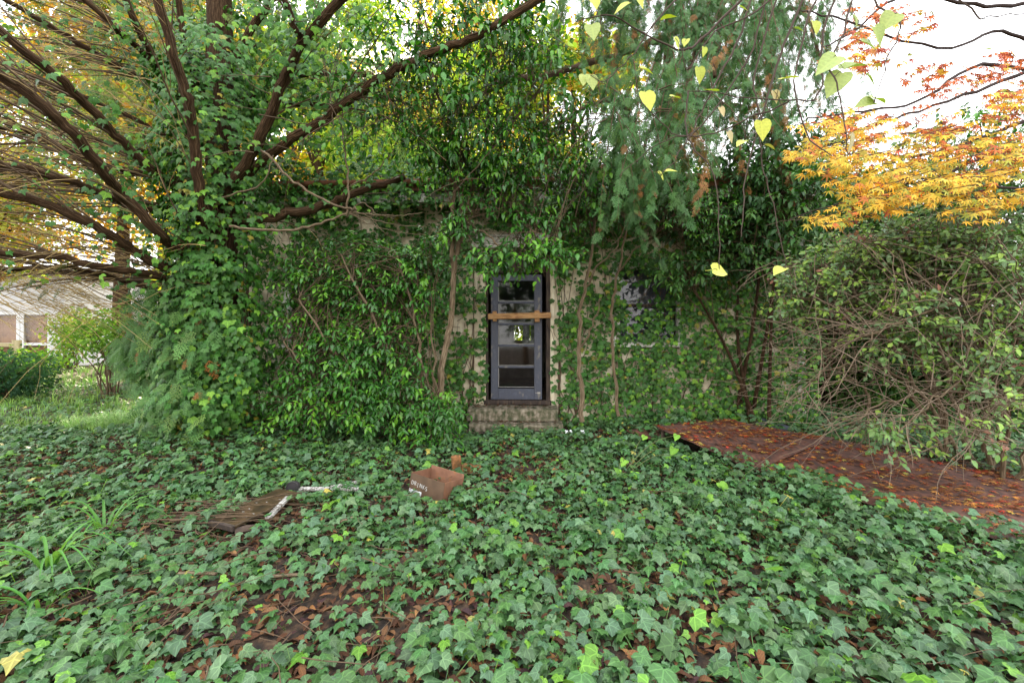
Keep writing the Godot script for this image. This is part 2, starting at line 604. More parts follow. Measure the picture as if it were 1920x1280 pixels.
func make_shapes():
	var iuv := func(p: Vector3): return Vector2(p.x / 1.2 + 0.5, (p.z + 0.25) / 1.2)
	S.ivy = []
	for k in 3:
		var w: float = [1.0, 0.88, 1.12][k]
		var t: float = [0.88, 1.0, 0.78][k]
		var half := [Vector3(0, -0.10, t), Vector3(0.15 * w, -0.02, 0.62 * t + 0.06), Vector3(0.29 * w, 0.03, 0.46), Vector3(0.42 * w, -0.01, 0.41), Vector3(0.53 * w, -0.10, 0.30), Vector3(0.45 * w, 0.0, 0.08), Vector3(0.37 * w, -0.07, -0.12), Vector3(0.15 * w, 0.01, -0.16), Vector3(0, 0.0, 0.0)]
		S.ivy.append(fan(mirrored(half), Vector3(0, 0.035, 0.26), iuv, 0.018, 1.1))
	S.wall_ivy = fan(mirrored([Vector3(0, -0.12, 0.85), Vector3(0.24, 0.02, 0.46), Vector3(0.54, -0.10, 0.32), Vector3(0.38, -0.05, -0.08), Vector3(0.12, -0.02, -0.15), Vector3(0, 0, 0)]), Vector3(0, 0.04, 0.26), iuv)
	# camellia: folded along the midrib, tip curving down
	var s := Shape.new()
	var rows := [[0.0, 0.015], [0.16, 0.15], [0.40, 0.225], [0.65, 0.19], [0.85, 0.09], [1.0, 0.004]]
	for r in rows:
		var y: float = -0.22 * r[0] * r[0] + 0.04
		for k in [-1.0, 0.0, 1.0]:
			s.vert(Vector3(r[1] * k, y + absf(k) * r[1] * 0.3, r[0]), Vector2(0.5 + k * r[1] * 2.0, r[0]))
	for i in rows.size() - 1:
		for k in 2:
			var a := i * 3 + k
			s.tri(a, a + 1, a + 3)
			s.tri(a + 1, a + 4, a + 3)
	S.camellia = s.done()
	# small oval leaf
	s = Shape.new()
	rows = [[0.0, 0.01], [0.25, 0.24], [0.6, 0.28], [1.0, 0.02]]
	for r in rows:
		for k in [-1.0, 0.0, 1.0]:
			s.vert(Vector3(r[1] * k, -0.12 * r[0] * r[0] + absf(k) * r[1] * 0.25, r[0]), Vector2(0.5 + k * r[1] * 1.7, r[0]))
	for i in rows.size() - 1:
		for k in 2:
			var a := i * 3 + k
			s.tri(a, a + 1, a + 3)
			s.tri(a + 1, a + 4, a + 3)
	S.oval = s.done()
	# maple: seven narrow lobes
	var out := []
	var lobes := [[0.0, 1.0], [42.0, 0.92], [82.0, 0.72], [128.0, 0.42]]
	for i in lobes.size():
		var a: float = deg_to_rad(lobes[i][0])
		var r: float = lobes[i][1]
		if i > 0:
			out.append(Vector3(sin(a - 0.14) * r * 0.6, -0.03, cos(a - 0.14) * r * 0.6))
		out.append(Vector3(sin(a) * r, -0.16 * r, cos(a) * r))
		if i < lobes.size() - 1:
			out.append(Vector3(sin(a + 0.14) * r * 0.6, -0.03, cos(a + 0.14) * r * 0.6))
			var b: float = deg_to_rad((lobes[i][0] + lobes[i + 1][0]) * 0.5)
			out.append(Vector3(sin(b) * 0.26, 0.02, cos(b) * 0.26))
	out.append(Vector3(0, 0, -0.06))
	S.maple = fan(mirrored(out), Vector3(0, 0.02, 0.06), iuv)
	# heart-shaped leaf
	var hv := func(p: Vector3): return Vector2(p.x / 1.1 + 0.5, clampf(p.z / 1.1 + 0.12, 0.0, 1.0))
	S.heart = fan(mirrored([Vector3(0, -0.12, 1.0), Vector3(0.17, -0.02, 0.78), Vector3(0.36, 0.08, 0.54), Vector3(0.45, 0.15, 0.26), Vector3(0.41, 0.10, 0.03), Vector3(0.25, 0.02, -0.1), Vector3(0.08, 0.0, -0.06), Vector3(0, 0, 0)]), Vector3(0, -0.03, 0.36), hv, 0.012, 0.35)
	# dead curled leaf
	s = Shape.new()
	rows = [[0.0, 0.02], [0.2, 0.2], [0.5, 0.26], [0.8, 0.16], [1.0, 0.01]]
	for r in rows:
		for k in [-1.0, 0.0, 1.0]:
			s.vert(Vector3(r[1] * k * 0.9, absf(k) * r[1] * 0.55 + sin(r[0] * 3.0) * 0.1, r[0]), Vector2(0.5 + k * r[1] * 1.8, r[0]))
	for i in rows.size() - 1:
		for k in 2:
			var a := i * 3 + k
			s.tri(a, a + 1, a + 3)
			s.tri(a + 1, a + 4, a + 3)
	S.dead = s.done()
	# flat cypress spray: a rachis with branchlets that branch again
	s = Shape.new()
	s.smooth = true
	var n := 6
	for i in n:
		var t := float(i) / n
		var at := Vector3(0, -0.18 * t * t, t)
		for side in [-1.0, 1.0]:
			var len := (0.50 * (1.0 - t) + 0.12) * (1.0 if (i % 2 == 0) == (side > 0) else 0.75)
			var d := Vector3(side * 0.66, -0.1 - 0.1 * t, 0.72).normalized()
			needle(s, at, d, len, 0.022)
			for k in 2:
				var q := at + d * len * (0.3 + 0.3 * k)
				needle(s, q, (d + Vector3(side * 0.35, -0.05, -0.55)).normalized(), len * (0.36 - 0.08 * k), 0.018)
				needle(s, q, (d + Vector3(-side * 0.75, -0.05, 0.25)).normalized(), len * (0.34 - 0.08 * k), 0.018)
	needle(s, Vector3.ZERO, Vector3(0, -0.15, 1).normalized(), 1.05, 0.018)
	S.spray = s.done()
	# clump of leaves for trees further off
	var r2 := RandomNumberGenerator.new()
	r2.seed = 8
	S.clump = []
	for v in 2:
		s = Shape.new()
		s.smooth = false
		for i in 16:
			var p := Vector3(r2.randfn(), r2.randfn() * 0.7, r2.randfn()) * 0.38
			var d := (p.normalized() + Vector3(r2.randfn(), r2.randfn() - 0.5, r2.randfn()) * 0.6).normalized()
			var side := d.cross(Vector3(r2.randfn(), r2.randfn() + 1.5, r2.randfn())).normalized()
			var up := side.cross(d)
			var l := r2.randf_range(0.26, 0.42)
			var w := l * 0.3
			var sh := r2.randf_range(0.8, 1.1)
			var col := Color(sh, sh, sh)
			var a := s.vert(p, Vector2.ZERO, col)
			var b := s.vert(p + d * l * 0.5 + side * w + up * 0.03, Vector2.ZERO, col)
			var e := s.vert(p + d * l - up * 0.05, Vector2.ZERO, col)
			var f := s.vert(p + d * l * 0.5 - side * w + up * 0.03, Vector2.ZERO, col)
			s.tri(a, b, e)
			var a2 := s.vert(p, Vector2.ZERO, col)
			var e2 := s.vert(p + d * l - up * 0.05, Vector2.ZERO, col)
			s.tri(a2, e2, f)
		S.clump.append(s.done())
	# grass tuft
	s = Shape.new()
	for i in 9:
		var a := TAU * i / 9.0 + r2.randf()
		var d := Vector3(cos(a), 0, sin(a))
		var side := Vector3(-d.z, 0, d.x) * 0.018
		var h := r2.randf_range(0.6, 1.0)
		var o := d * 0.05
		var q := [o, o + d * 0.12 + Vector3(0, h * 0.55, 0), o + d * 0.38 + Vector3(0, h * 0.85, 0), o + d * 0.62 + Vector3(0, h * 0.8, 0)]
		for k in 3:
			var w := 1.0 - k * 0.3
			var w2 := 1.0 - (k + 1) * 0.33
			var i0 := s.vert(q[k] - side * w)
			var i1 := s.vert(q[k] + side * w)
			var i2 := s.vert(q[k + 1] + side * w2)
			var i3 := s.vert(q[k + 1] - side * w2)
			s.tri(i0, i1, i2)
			s.tri(i0, i2, i3)
	S.tuft = s.done()


func needle(s: Shape, p: Vector3, d: Vector3, l: float, w: float) -> void:
	var side := d.cross(Vector3.UP).normalized() * w
	var a := s.vert(p - side * 0.7)
	var b := s.vert(p + side * 0.7)
	var e := s.vert(p + d * l * 0.6 + side)
	var f := s.vert(p + d * l + Vector3(0, -l * 0.08, 0))
	var g := s.vert(p + d * l * 0.6 - side)
	s.tri(a, e, b)
	s.tri(a, g, e)
	s.tri(g, f, e)


# ---------------------------------------------------------------- ground and buildings

func build_ground():
	var xs := []
	var x := -14.0
	while x <= 12.0:
		xs.append(x)
		x += 0.22
	var zs := []
	var z := 2.0
	while z >= -18.0:
		zs.append(z)
		z -= 0.22
	var far := [20.0, 30.0, 50.0, 100.0, 250.0]
	for f in far:
		xs.push_front(-f + 2.0)
		xs.append(f)
		zs.push_front(f - 15.0)
		zs.append(-f - 2.0)
	var s := Shape.new()
	for i in zs.size():
		for k in xs.size():
			s.vert(Vector3(xs[k], ground_y(xs[k], zs[i]), zs[i]), Vector2(xs[k], zs[i]))
	for i in zs.size() - 1:
		for k in xs.size() - 1:
			var a := i * xs.size() + k
			var b := a + xs.size()
			s.tri(a, b, a + 1)
			s.tri(a + 1, b, b + 1)
	var g := part("ground", s.done(), M.soil, self)
	g.set_meta("kind", "structure")
	g.set_meta("label", "dark leaf-strewn soil under the ivy")


func board(parent: Node3D, called: String, lo: Vector3, hi: Vector3, mat: Material, bevel := 0.006, turn := Transform3D.IDENTITY) -> MeshInstance3D:
	var s := Shape.new()
	s.smooth = false
	s.box(lo, hi, turn, bevel)
	return part(called, s.done(), mat, parent)


func build_house():
	var h := thing("cottage", "cream clapboard cottage with dark glazed door, nearly buried in ivy", "house")
	h.transform = house_frame
	# openings in the front wall: x0, x1, y0, y1
	var holes := [[-0.49, 0.54, -0.06, 2.42], [-3.75, -2.75, 0.85, 2.05], [1.60, 2.56, 0.92, 2.12]]
	var left := -4.8
	var right := 4.45
	var y := -0.42
	var step := 0.205
	var wall := Node3D.new()
	wall.name = "front_wall"
	h.add_child(wall)
	while y < 3.28:
		var spans := [[left, right]]
		for o in holes:
			if o[2] < y + step - 0.02 and o[3] > y + 0.02:
				var cut := []
				for sp in spans:
					if o[0] > sp[0] and o[1] < sp[1]:
						cut.append([sp[0], o[0]])
						cut.append([o[1], sp[1]])
					else:
						cut.append(sp)
				spans = cut
		for sp in spans:
			var s := Shape.new()
			s.smooth = false
			# lapped: the lower edge stands out over the board below
			var k := Transform3D(Basis(Vector3.RIGHT, 0.055), Vector3(0, y, 0.0))
			s.box(Vector3(sp[0], 0.0, -0.012), Vector3(sp[1], step + 0.02, 0.010), k, 0.003)
			part("siding_board", s.done(), M.siding, wall)
		y += step
	# sheathing behind the boards, round the openings, and the other walls of the room behind
	var st := Shape.new()
	st.smooth = false
	var zf := -0.03
	var zb := -0.15
	var cols := [left, -3.75, -2.75, -0.49, 0.54, 1.60, 2.56, right]
	for i in cols.size() - 1:
		var hole = null
		for o in holes:
			if absf(o[0] - cols[i]) < 0.001:
				hole = o
		if hole == null:
			st.box(Vector3(cols[i], -0.6, zb), Vector3(cols[i + 1], 3.25, zf))
		else:
			if hole[2] > -0.5:
				st.box(Vector3(cols[i], -0.6, zb), Vector3(cols[i + 1], hole[2], zf))
			st.box(Vector3(cols[i], hole[3], zb), Vector3(cols[i + 1], 3.25, zf))
	part("sheathing", st.done(), M.plaster, wall)
	var room := Shape.new()
	room.smooth = false
	room.box(Vector3(left, -0.6, -5.0), Vector3(left + 0.12, 3.25, zb))
	room.box(Vector3(right - 0.12, -0.6, -5.0), Vector3(right, 3.25, zb))
	# back wall with two windows
	var bw := [[left + 0.12, -0.26, 0], [-0.26, -0.02, 1], [-0.02, 0.16, 0], [0.16, 0.20, 1], [0.20, right - 0.12, 0]]
	for b in bw:
		if b[2] == 0:
			room.box(Vector3(b[0], -0.6, -5.0), Vector3(b[1], 3.25, -4.88))
		else:
			room.box(Vector3(b[0], -0.6, -5.0), Vector3(b[1], 0.98, -4.88))
			room.box(Vector3(b[0], 1.42, -5.0), Vector3(b[1], 3.25, -4.88))
	part("back_walls", room.done(), M.plaster, h)
	var fl := Shape.new()
	fl.smooth = false
	fl.box(Vector3(left + 0.12, -0.12, -4.88), Vector3(right - 0.12, -0.04, zb))
	part("floor", fl.done(), M.floorboard, h)
	var cl := Shape.new()
	cl.smooth = false
	cl.box(Vector3(left, 3.26, -5.0), Vector3(right, 3.32, -0.01))
	part("ceiling", cl.done(), M.plaster, h)
	# eaves and roof
	board(h, "frieze_board", Vector3(left - 0.1, 3.10, 0.30), Vector3(right + 0.1, 3.24, 0.325), M.white_trim)
	board(h, "soffit", Vector3(left - 0.1, 3.245, 0.0), Vector3(right + 0.1, 3.262, 0.36), M.dark_wood, 0.002)
	board(h, "fascia_board", Vector3(left - 0.15, 3.265, 0.33), Vector3(right + 0.15, 3.42, 0.36), M.fascia)
	var gut := Shape.new()
	for i in 7:
		var a := PI + PI * i / 6.0
		for e in [left - 0.15, right + 0.15]:
			gut.vert(Vector3(e, 3.40 + sin(a) * 0.06, 0.43 + cos(a) * 0.062), Vector2(e, i * 0.1))
	for i in 6:
		gut.tri(i * 2, i * 2 + 1, i * 2 + 2)
		gut.tri(i * 2 + 1, i * 2 + 3, i * 2 + 2)
	part("gutter", gut.done(), M.fascia, h)
	board(h, "barge_board", Vector3(0.75, 3.425, 0.365), Vector3(1.55, 3.60, 0.395), M.fascia)
	var roof := Shape.new()
	roof.smooth = false
	for k in 2:
		var s := 1.0 if k == 0 else -1.0
		var rx := Transform3D(Basis(Vector3.RIGHT, 0.27 * s), Vector3(0, 4.16, -2.4))
		roof.box(Vector3(left - 0.25, -0.03, 0.0) if k == 0 else Vector3(left - 0.25, -0.03, -3.0), Vector3(right + 0.25, 0.02, 2.95) if k == 0 else Vector3(right + 0.25, 0.02, 0.0), rx)
	part("roof", roof.done(), M.shingle, h)
	var gable := Shape.new()
	gable.smooth = false
	for e in [left + 0.05]:
		gable.face(Transform3D.IDENTITY, [Vector3(e, 3.3, 0.0), Vector3(e, 4.1, -2.4), Vector3(e, 3.3, -5.0)], Vector3(signf(e), 0, 0), Color.WHITE, 1, 1)
	part("gable", gable.done(), M.siding, h)
	# corner trim and door surround
	board(h, "corner_board", Vector3(left - 0.02, -0.45, 0.002), Vector3(left + 0.1, 3.22, 0.045), M.white_trim)
	board(h, "corner_board", Vector3(right - 0.1, -0.45, 0.002), Vector3(right + 0.02, 3.22, 0.045), M.white_trim)
	board(h, "door_casing", Vector3(-0.57, -0.1, 0.012), Vector3(-0.50, 2.44, 0.045), M.siding)
	board(h, "door_casing", Vector3(0.55, -0.1, 0.012), Vector3(0.61, 2.44, 0.045), M.siding)
	board(h, "lintel", Vector3(-0.78, 2.445, 0.012), Vector3(0.74, 2.66, 0.055), M.white_trim)
	board(h, "door_jamb", Vector3(-0.49, -0.06, -0.15), Vector3(-0.455, 2.42, 0.02), M.dark_wood)
	board(h, "door_jamb", Vector3(0.475, -0.06, -0.15), Vector3(0.54, 2.42, 0.02), M.dark_wood)
	board(h, "transom_panel", Vector3(-0.45, 2.06, -0.12), Vector3(0.47, 2.415, -0.08), M.dark_wood)
	board(h, "threshold", Vector3(-0.52, -0.055, -0.14), Vector3(0.56, 0.012, 0.06), M.dark_wood)
	# the door
	var d := Node3D.new()
	d.name = "door"
	h.add_child(d)
	d.position = Vector3(0.0, 0.02, 0.0)
	d.set_meta("label", "slate blue door with five stacked panes")
	var x0 := -0.41
	var x1 := 0.41
	var z0 := -0.06
	var z1 := -0.015
	board(d, "stile", Vector3(x0, 0, z0), Vector3(x0 + 0.115, 2.0, z1), M.door_paint, 0.004)
	board(d, "stile", Vector3(x1 - 0.125, 0, z0), Vector3(x1, 2.0, z1), M.door_paint, 0.004)
	board(d, "rail", Vector3(x0 + 0.116, 0, z0), Vector3(x1 - 0.126, 0.175, z1 - 0.002), M.door_paint, 0.004)
	board(d, "rail", Vector3(x0 + 0.116, 1.9, z0), Vector3(x1 - 0.126, 2.0, z1 - 0.002), M.door_paint, 0.004)
	var cell := (1.9 - 0.175) / 5.0
	for k in 5:
		var a := 0.175 + cell * k
		if k > 0:
			board(d, "muntin", Vector3(x0 + 0.116, a - 0.018, z0 + 0.004), Vector3(x1 - 0.126, a + 0.018, z1 - 0.004), M.door_paint, 0.006)
		var g := Shape.new()
		g.smooth = false
		var q := [Vector3(x0 + 0.118, a + 0.019, -0.034), Vector3(x1 - 0.128, a + 0.019, -0.034), Vector3(x1 - 0.128, a + cell - 0.019, -0.034), Vector3(x0 + 0.118, a + cell - 0.019, -0.034)]
		g.face(Transform3D(Basis(Vector3.RIGHT, rf(-0.012, 0.012)) * Basis(Vector3.UP, rf(-0.012, 0.012)), Vector3.ZERO), q, Vector3.BACK, Color.WHITE, 1, 1)
		part("pane", g.done(), M.pane, d)
		board(d, "glazing_bead", Vector3(x0 + 0.117, a + 0.0185, -0.030), Vector3(x0 + 0.129, a + cell - 0.0185, -0.0185), M.putty, 0.002)
		board(d, "glazing_bead", Vector3(x0 + 0.130, a + 0.0185, -0.030), Vector3(x1 - 0.128, a + 0.029, -0.0185), M.putty, 0.002)
	var lk := Shape.new()
	lk.smooth = false
	lk.box(Vector3(0.335, 0.095, -0.0148), Vector3(0.385, 0.12, -0.008), Transform3D.IDENTITY, 0.002)
	lk.box(Vector3(0.305, 0.103, -0.0148), Vector3(0.325, 0.112, -0.005), Transform3D.IDENTITY, 0.002)
	part("latch", lk.done(), M.brass, d)
	# windows
	for k in [1, 2]:
		var o = holes[k]
		var w := Node3D.new()
		w.name = "window"
		h.add_child(w, true)
		board(w, "frame", Vector3(o[0] - 0.09, o[2] - 0.02, -0.06), Vector3(o[0] + 0.035, o[3] + 0.02, 0.05), M.white_trim)
		board(w, "frame", Vector3(o[1] - 0.035, o[2] - 0.02, -0.06), Vector3(o[1] + 0.09, o[3] + 0.02, 0.05), M.white_trim)
		board(w, "frame", Vector3(o[0] - 0.09, o[3] - 0.03, -0.058), Vector3(o[1] + 0.09, o[3] + 0.1, 0.052), M.white_trim)
		board(w, "sill", Vector3(o[0] - 0.11, o[2] - 0.06, -0.1), Vector3(o[1] + 0.11, o[2] + 0.02, 0.09), M.white_trim)
		var my: float = (o[2] + o[3]) * 0.5
		board(w, "sash_rail", Vector3(o[0] + 0.036, my - 0.025, -0.055), Vector3(o[1] - 0.036, my + 0.025, -0.015), M.dark_wood)
		for e in [[o[2] + 0.021, my - 0.026], [my + 0.026, o[3] - 0.031]]:
			var g := Shape.new()
			g.smooth = false
			g.face(Transform3D(Basis(Vector3.RIGHT, rf(-0.03, 0.0)), Vector3.ZERO), [Vector3(o[0] + 0.036, e[0], -0.035), Vector3(o[1] - 0.036, e[0], -0.035), Vector3(o[1] - 0.036, e[1], -0.035), Vector3(o[0] + 0.036, e[1], -0.035)], Vector3.BACK, Color.WHITE, 1, 1)
			part("pane", g.done(), M.pane, w)
		# dark cloth hanging inside
		board(w, "curtain", Vector3(o[0] + 0.02, o[2] + 0.03, -0.2), Vector3(o[1] - 0.02, o[3] - 0.02, -0.19), M.slate_cloth, 0.001)
	# plank nailed across the door
	var bar := thing("wooden_plank", "orange-brown wooden plank nailed across the glazed door", "plank")
	bar.transform = house_frame * Transform3D(Basis(Vector3.BACK, 0.018), Vector3(0.05, 1.355, 0.07))
	board(bar, "bar", Vector3(-0.5, -0.045, 0.0), Vector3(0.5, 0.045, 0.028), M.timber, 0.004)
	board(bar, "block", Vector3(-0.425, -0.078, -0.084), Vector3(-0.365, 0.085, -0.001), M.timber, 0.004)
	board(bar, "block", Vector3(0.24, -0.10, -0.084), Vector3(0.32, 0.082, -0.001), M.timber, 0.004)
	for p in [Vector3(-0.4, 0.0, 0.028), Vector3(0.28, 0.01, 0.028)]:
		var s := Shape.new()
		s.tube(PackedVector3Array([p, p + Vector3(0, 0, 0.004)]), 0.006, 0.005, 6)
		part("nail", s.done(), M.dark_round, bar)


func build_steps():
	var t := thing("concrete_steps", "mossy crumbling concrete steps below the blue door", "steps")
	t.transform = house_frame
	var spec := [[-0.72, 0.64, -0.06, -0.24, 0.0, 0.46], [-0.66, 0.70, -0.245, -0.40, 0.10, 0.70], [-0.80, 0.74, -0.405, -0.75, 0.10, 0.98]]
	for q in spec:
		var s := Shape.new()
		# a worn block: a grid of points pushed about, edges rounded
		var n := 14
		var m := 5
		var prof := [Vector2(q[4], q[2]), Vector2(q[5] - 0.05, q[2] - 0.004), Vector2(q[5] - 0.012, q[2] - 0.014), Vector2(q[5], q[2] - 0.045), Vector2(q[5] - 0.004, lerpf(q[2], q[3], 0.6)), Vector2(q[5] + 0.004, q[3])]
		for i in n + 1:
			var x := lerpf(q[0], q[1], float(i) / n)
			for k in prof.size():
				var b := Vector3(x, prof[k].y, prof[k].x)
				b += Vector3(0, wobble.get_noise_3d(x * 9.0, k * 3.0, q[2] * 30.0) * 0.018, wobble.get_noise_3d(x * 8.0 + 50.0, k * 4.0, q[2] * 20.0) * 0.022)
				s.vert(b, Vector2(x, k * 0.2))
		var w := prof.size()
		for i in n:
			for k in w - 1:
				var a := i * w + k
				s.tri(a, a + w, a + 1)
				s.tri(a + 1, a + w, a + w + 1)
		for e in [0, n]:
			var ids := []
			for k in w:
				ids.append(s.vert(s.v[e * w + k]))
			var low := s.vert(Vector3(s.v[e * w].x, q[3], q[4]))
			for k in w - 1:
				if e == 0:
					s.tri(low, ids[k], ids[k + 1])
				else:
					s.tri(low, ids[k + 1], ids[k])
		part("step", s.done(), M.concrete, t)


func build_neighbour():
	var at := Vector3(-17.0, 0.5, -16.0)
	var h := thing("neighbour_house", "white house with glazed double doors seen beyond the big tree", "house", at)
	h.rotation.y = 0.12
	var s := Shape.new()
	s.smooth = false
	# the doorway sits between x -1.9 and -0.2
	s.box(Vector3(-9, -0.6, -6), Vector3(-1.95, 3.5, 0))
	s.box(Vector3(0.1, -0.6, -6), Vector3(0.55, 3.5, 0))
	s.box(Vector3(-1.95, 2.1, -6), Vector3(0.1, 3.5, 0))
	s.box(Vector3(-1.95, -0.6, -6), Vector3(0.1, 0.0, 0))
	part("wall", s.done(), M.white_wall, h)
	var r := Shape.new()
	r.smooth = false
	for k in 2:
		var sg := 1.0 if k == 0 else -1.0
		var rx := Transform3D(Basis(Vector3.RIGHT, 0.13 * sg), Vector3(0, 4.06, -3.0))
		r.box(Vector3(-9.3, -0.05, 0.0 if k == 0 else -3.9), Vector3(0.9, 0.03, 3.9 if k == 0 else 0.0), rx)
	part("roof", r.done(), M.grey_roof, h)
	for k in 2:
		var x0: float = -1.93 + k * 1.01
		var d := Node3D.new()
		d.name = "door"
		h.add_child(d, true)
		board(d, "frame", Vector3(x0, 0.01, -0.12), Vector3(x0 + 0.12, 2.09, -0.02), M.white_paint)
		board(d, "frame", Vector3(x0 + 0.88, 0.01, -0.12), Vector3(x0 + 1.0, 2.09, -0.02), M.white_paint)
		board(d, "frame", Vector3(x0 + 0.121, 1.97, -0.12), Vector3(x0 + 0.879, 2.09, -0.02), M.white_paint)
		board(d, "frame", Vector3(x0 + 0.121, 0.01, -0.12), Vector3(x0 + 0.879, 0.2, -0.02), M.white_paint)
		board(d, "frame", Vector3(x0 + 0.121, 0.85, -0.12), Vector3(x0 + 0.879, 0.95, -0.02), M.white_paint)
		for e in [[0.2, 0.85], [0.95, 1.97]]:
			var g := Shape.new()
			g.smooth = false
			g.face(Transform3D.IDENTITY, [Vector3(x0 + 0.121, e[0], -0.07), Vector3(x0 + 0.879, e[0], -0.07), Vector3(x0 + 0.879, e[1], -0.07), Vector3(x0 + 0.121, e[1], -0.07)], Vector3.BACK, Color.WHITE, 1, 1)
			part("pane", g.done(), M.pane, d)
		board(d, "curtain", Vector3(x0 + 0.02, 0.02, -0.22), Vector3(x0 + 0.98, 2.08, -0.2), M.curtain, 0.001)
	# deck rail in front of the doors
	var f := thing("deck_railing", "yellowish wooden railing in front of the white house doors", "railing", at + Vector3(0.35, 0.0, 1.3))
	f.rotation.y = 0.12
	for y in [0.12, 0.45, 0.82]:
		board(f, "rail", Vector3(-5.0, y, -0.02), Vector3(0.0, y + 0.13, 0.02), M.fence)
	for x in [-4.6, -2.4, -0.05]:
		board(f, "post", Vector3(x, -0.5, 0.021), Vector3(x + 0.22, 1.05, 0.13), M.fence)


# ---------------------------------------------------------------- trees

func build_cypress():
	rng.seed = 101
	var base := Vector3(-3.9, 0.1, -5.8)
	var t := thing("cypress_tree", "big spreading cypress with ivy-wrapped trunk and many dark bare limbs", "tree", base)
	var trunk := Shape.new()
	trunk.off = base
	var tp := curve([base + Vector3(0, -0.15, 0), base + Vector3(0.02, 0.5, 0), base + Vector3(-0.05, 2.0, 0.0), base + Vector3(0.05, 3.6, -0.05), base + Vector3(-0.05, 5.5, -0.1), base + Vector3(0.0, 9.0, 0.0)], 6)
	trunk.tube(tp, 0.36, 0.10, 14, Color.WHITE, 0.10)
	part("trunk", trunk.done(), M.bark, t)
	# u, v pairs along each limb; depth from, to; radius from, to; how many side twigs
	var limbs := [
		[[[360, 520], [270, 482], [206, 440], [100, 390], [-60, 345]], 5.6, 4.3, 0.070, 0.045, 30],
		[[[400, 495], [320, 458], [297, 435], [230, 365], [195, 325], [150, 265], [80, 200], [-60, 95]], 5.6, 3.6, 0.072, 0.05, 34],
		[[[350, 365], [255, 292], [180, 215], [100, 138], [-60, 10]], 5.6, 3.9, 0.06, 0.045, 40],
		[[[388, 420], [372, 340], [362, 240], [345, 170], [322, 90], [285, -30]], 5.3, 4.4, 0.072, 0.05, 12],
		[[[416, 370], [481, 268], [526, 165], [568, 80], [680, -40]], 5.5, 4.5, 0.075, 0.05, 8],
		[[[568, 82], [545, 35], [520, -30]], 4.75, 4.4, 0.04, 0.03, 3],
		[[[440, 345], [520, 280], [600, 228], [640, 200], [720, 141], [800, 105], [900, 62], [1040, -20]], 5.6, 4.3, 0.068, 0.04, 14],
		[[[440, 412], [527, 405], [615, 381], [670, 361], [760, 332]], 5.6, 5.9, 0.075, 0.05, 4],
		[[[415, 160], [460, 75], [525, -30]], 6.1, 5.6, 0.06, 0.05, 5],
		[[[430, 208], [480, 172], [530, 140], [610, 138], [700, 142]], 6.0, 6.2, 0.055, 0.04, 8],
		[[[440, 200], [560, 196], [660, 200]], 6.2, 6.6, 0.045, 0.035, 6],
		[[[320, 335], [230, 318], [131, 282], [0, 222], [-80, 190]], 5.8, 4.6, 0.05, 0.03, 40],
		[[[330, 400], [250, 385], [192, 364], [110, 332], [-60, 296]], 5.8, 4.4, 0.055, 0.035, 40],
		[[[350, 395], [250, 375], [160, 350], [60, 325], [-60, 312]], 5.9, 4.9, 0.04, 0.03, 24],
		[[[360, 540], [290, 515], [213, 505], [100, 482], [-60, 470]], 5.7, 4.6, 0.055, 0.04, 34],
		[[[330, 560], [240, 530], [180, 510], [80, 500], [-60, 512]], 5.7, 5.0, 0.035, 0.02, 28],
		[[[300, 130], [262, 60], [222, -30]], 5.6, 5.0, 0.05, 0.04, 16],
		[[[310, 150], [254, 86], [200, 40], [130, -30]], 5.7, 4.8, 0.045, 0.03, 26],
		[[[330, 180], [230, 130], [130, 70], [0, -5], [-60, -40]], 5.9, 4.8, 0.04, 0.03, 36],
		[[[360, 130], [340, 60], [335, -30]], 5.9, 5.5, 0.05, 0.04, 5],
		[[[300, 250], [200, 200], [100, 160], [-60, 110]], 6.0, 5.2, 0.035, 0.02, 40],
		[[[300, 290], [190, 265], [90, 250], [-60, 240]], 6.2, 5.4, 0.03, 0.02, 34],
	]
	var twigs := Shape.new()
	twigs.off = base
	var fine := Shape.new()
	fine.off = base
	var sprays := Scatter.new()
	for l in limbs:
		var pts := limb(l[0], l[1], l[2], 6, 0.010)
		# runs back into the trunk
		var inner := base + Vector3(0, pts[0].y - base.y - 0.12, 0)
		if pts[0].distance_to(inner) < 1.2:
			pts.insert(0, inner)
		var s := Shape.new()
		s.off = base
		s.tube(pts, l[3] * 0.88, l[4] * 0.85, 9, Color.WHITE, 0.11)
		part("limb", s.done(), M.bark, t)
		var outward := (pts[pts.size() - 1] - pts[0]).normalized()
		for i in int(l[5] * 0.6):
			var q := rng.randi_range(2, pts.size() - 2)
			var p := pts[q].lerp(pts[q + 1], rng.randf())
			var dir := outward * 0.9 + rdir() * 0.42 + Vector3(-0.25 if outward.x < 0 else 0.15, 0.12, 0.0)
			var len := rf(0.7, 2.0)
			var tw := droop(p, dir, len, rf(0.1, 0.7), 6, 0.06)
			twigs.tube(tw, rf(0.006, 0.016), 0.003, 4)
			for k in 3:
				var q2 := rng.randi_range(1, 5)
				var f := droop(tw[q2], (tw[q2 + 1] - tw[q2]).normalized() + rdir() * 0.45, rf(0.3, 0.95), rf(0.2, 0.9), 4, 0.08)
				fine.tube(f, 0.004, 0.0015, 3)
				if rng.randf() < 0.10:
					sprays.add(leaf_at(f[4], f[4] - f[3] + Vector3(0, -0.05, 0), Vector3.UP + rdir() * 0.4, rf(0.12, 0.28)), vary(Color(0.09, 0.13, 0.035), 0.3))
				elif rng.randf() < 0.07:
					sprays.add(leaf_at(f[4], f[4] - f[3] + Vector3(0, -0.05, 0), Vector3.UP + rdir() * 0.4, rf(0.12, 0.26)), vary(Color(0.26, 0.12, 0.03), 0.3))
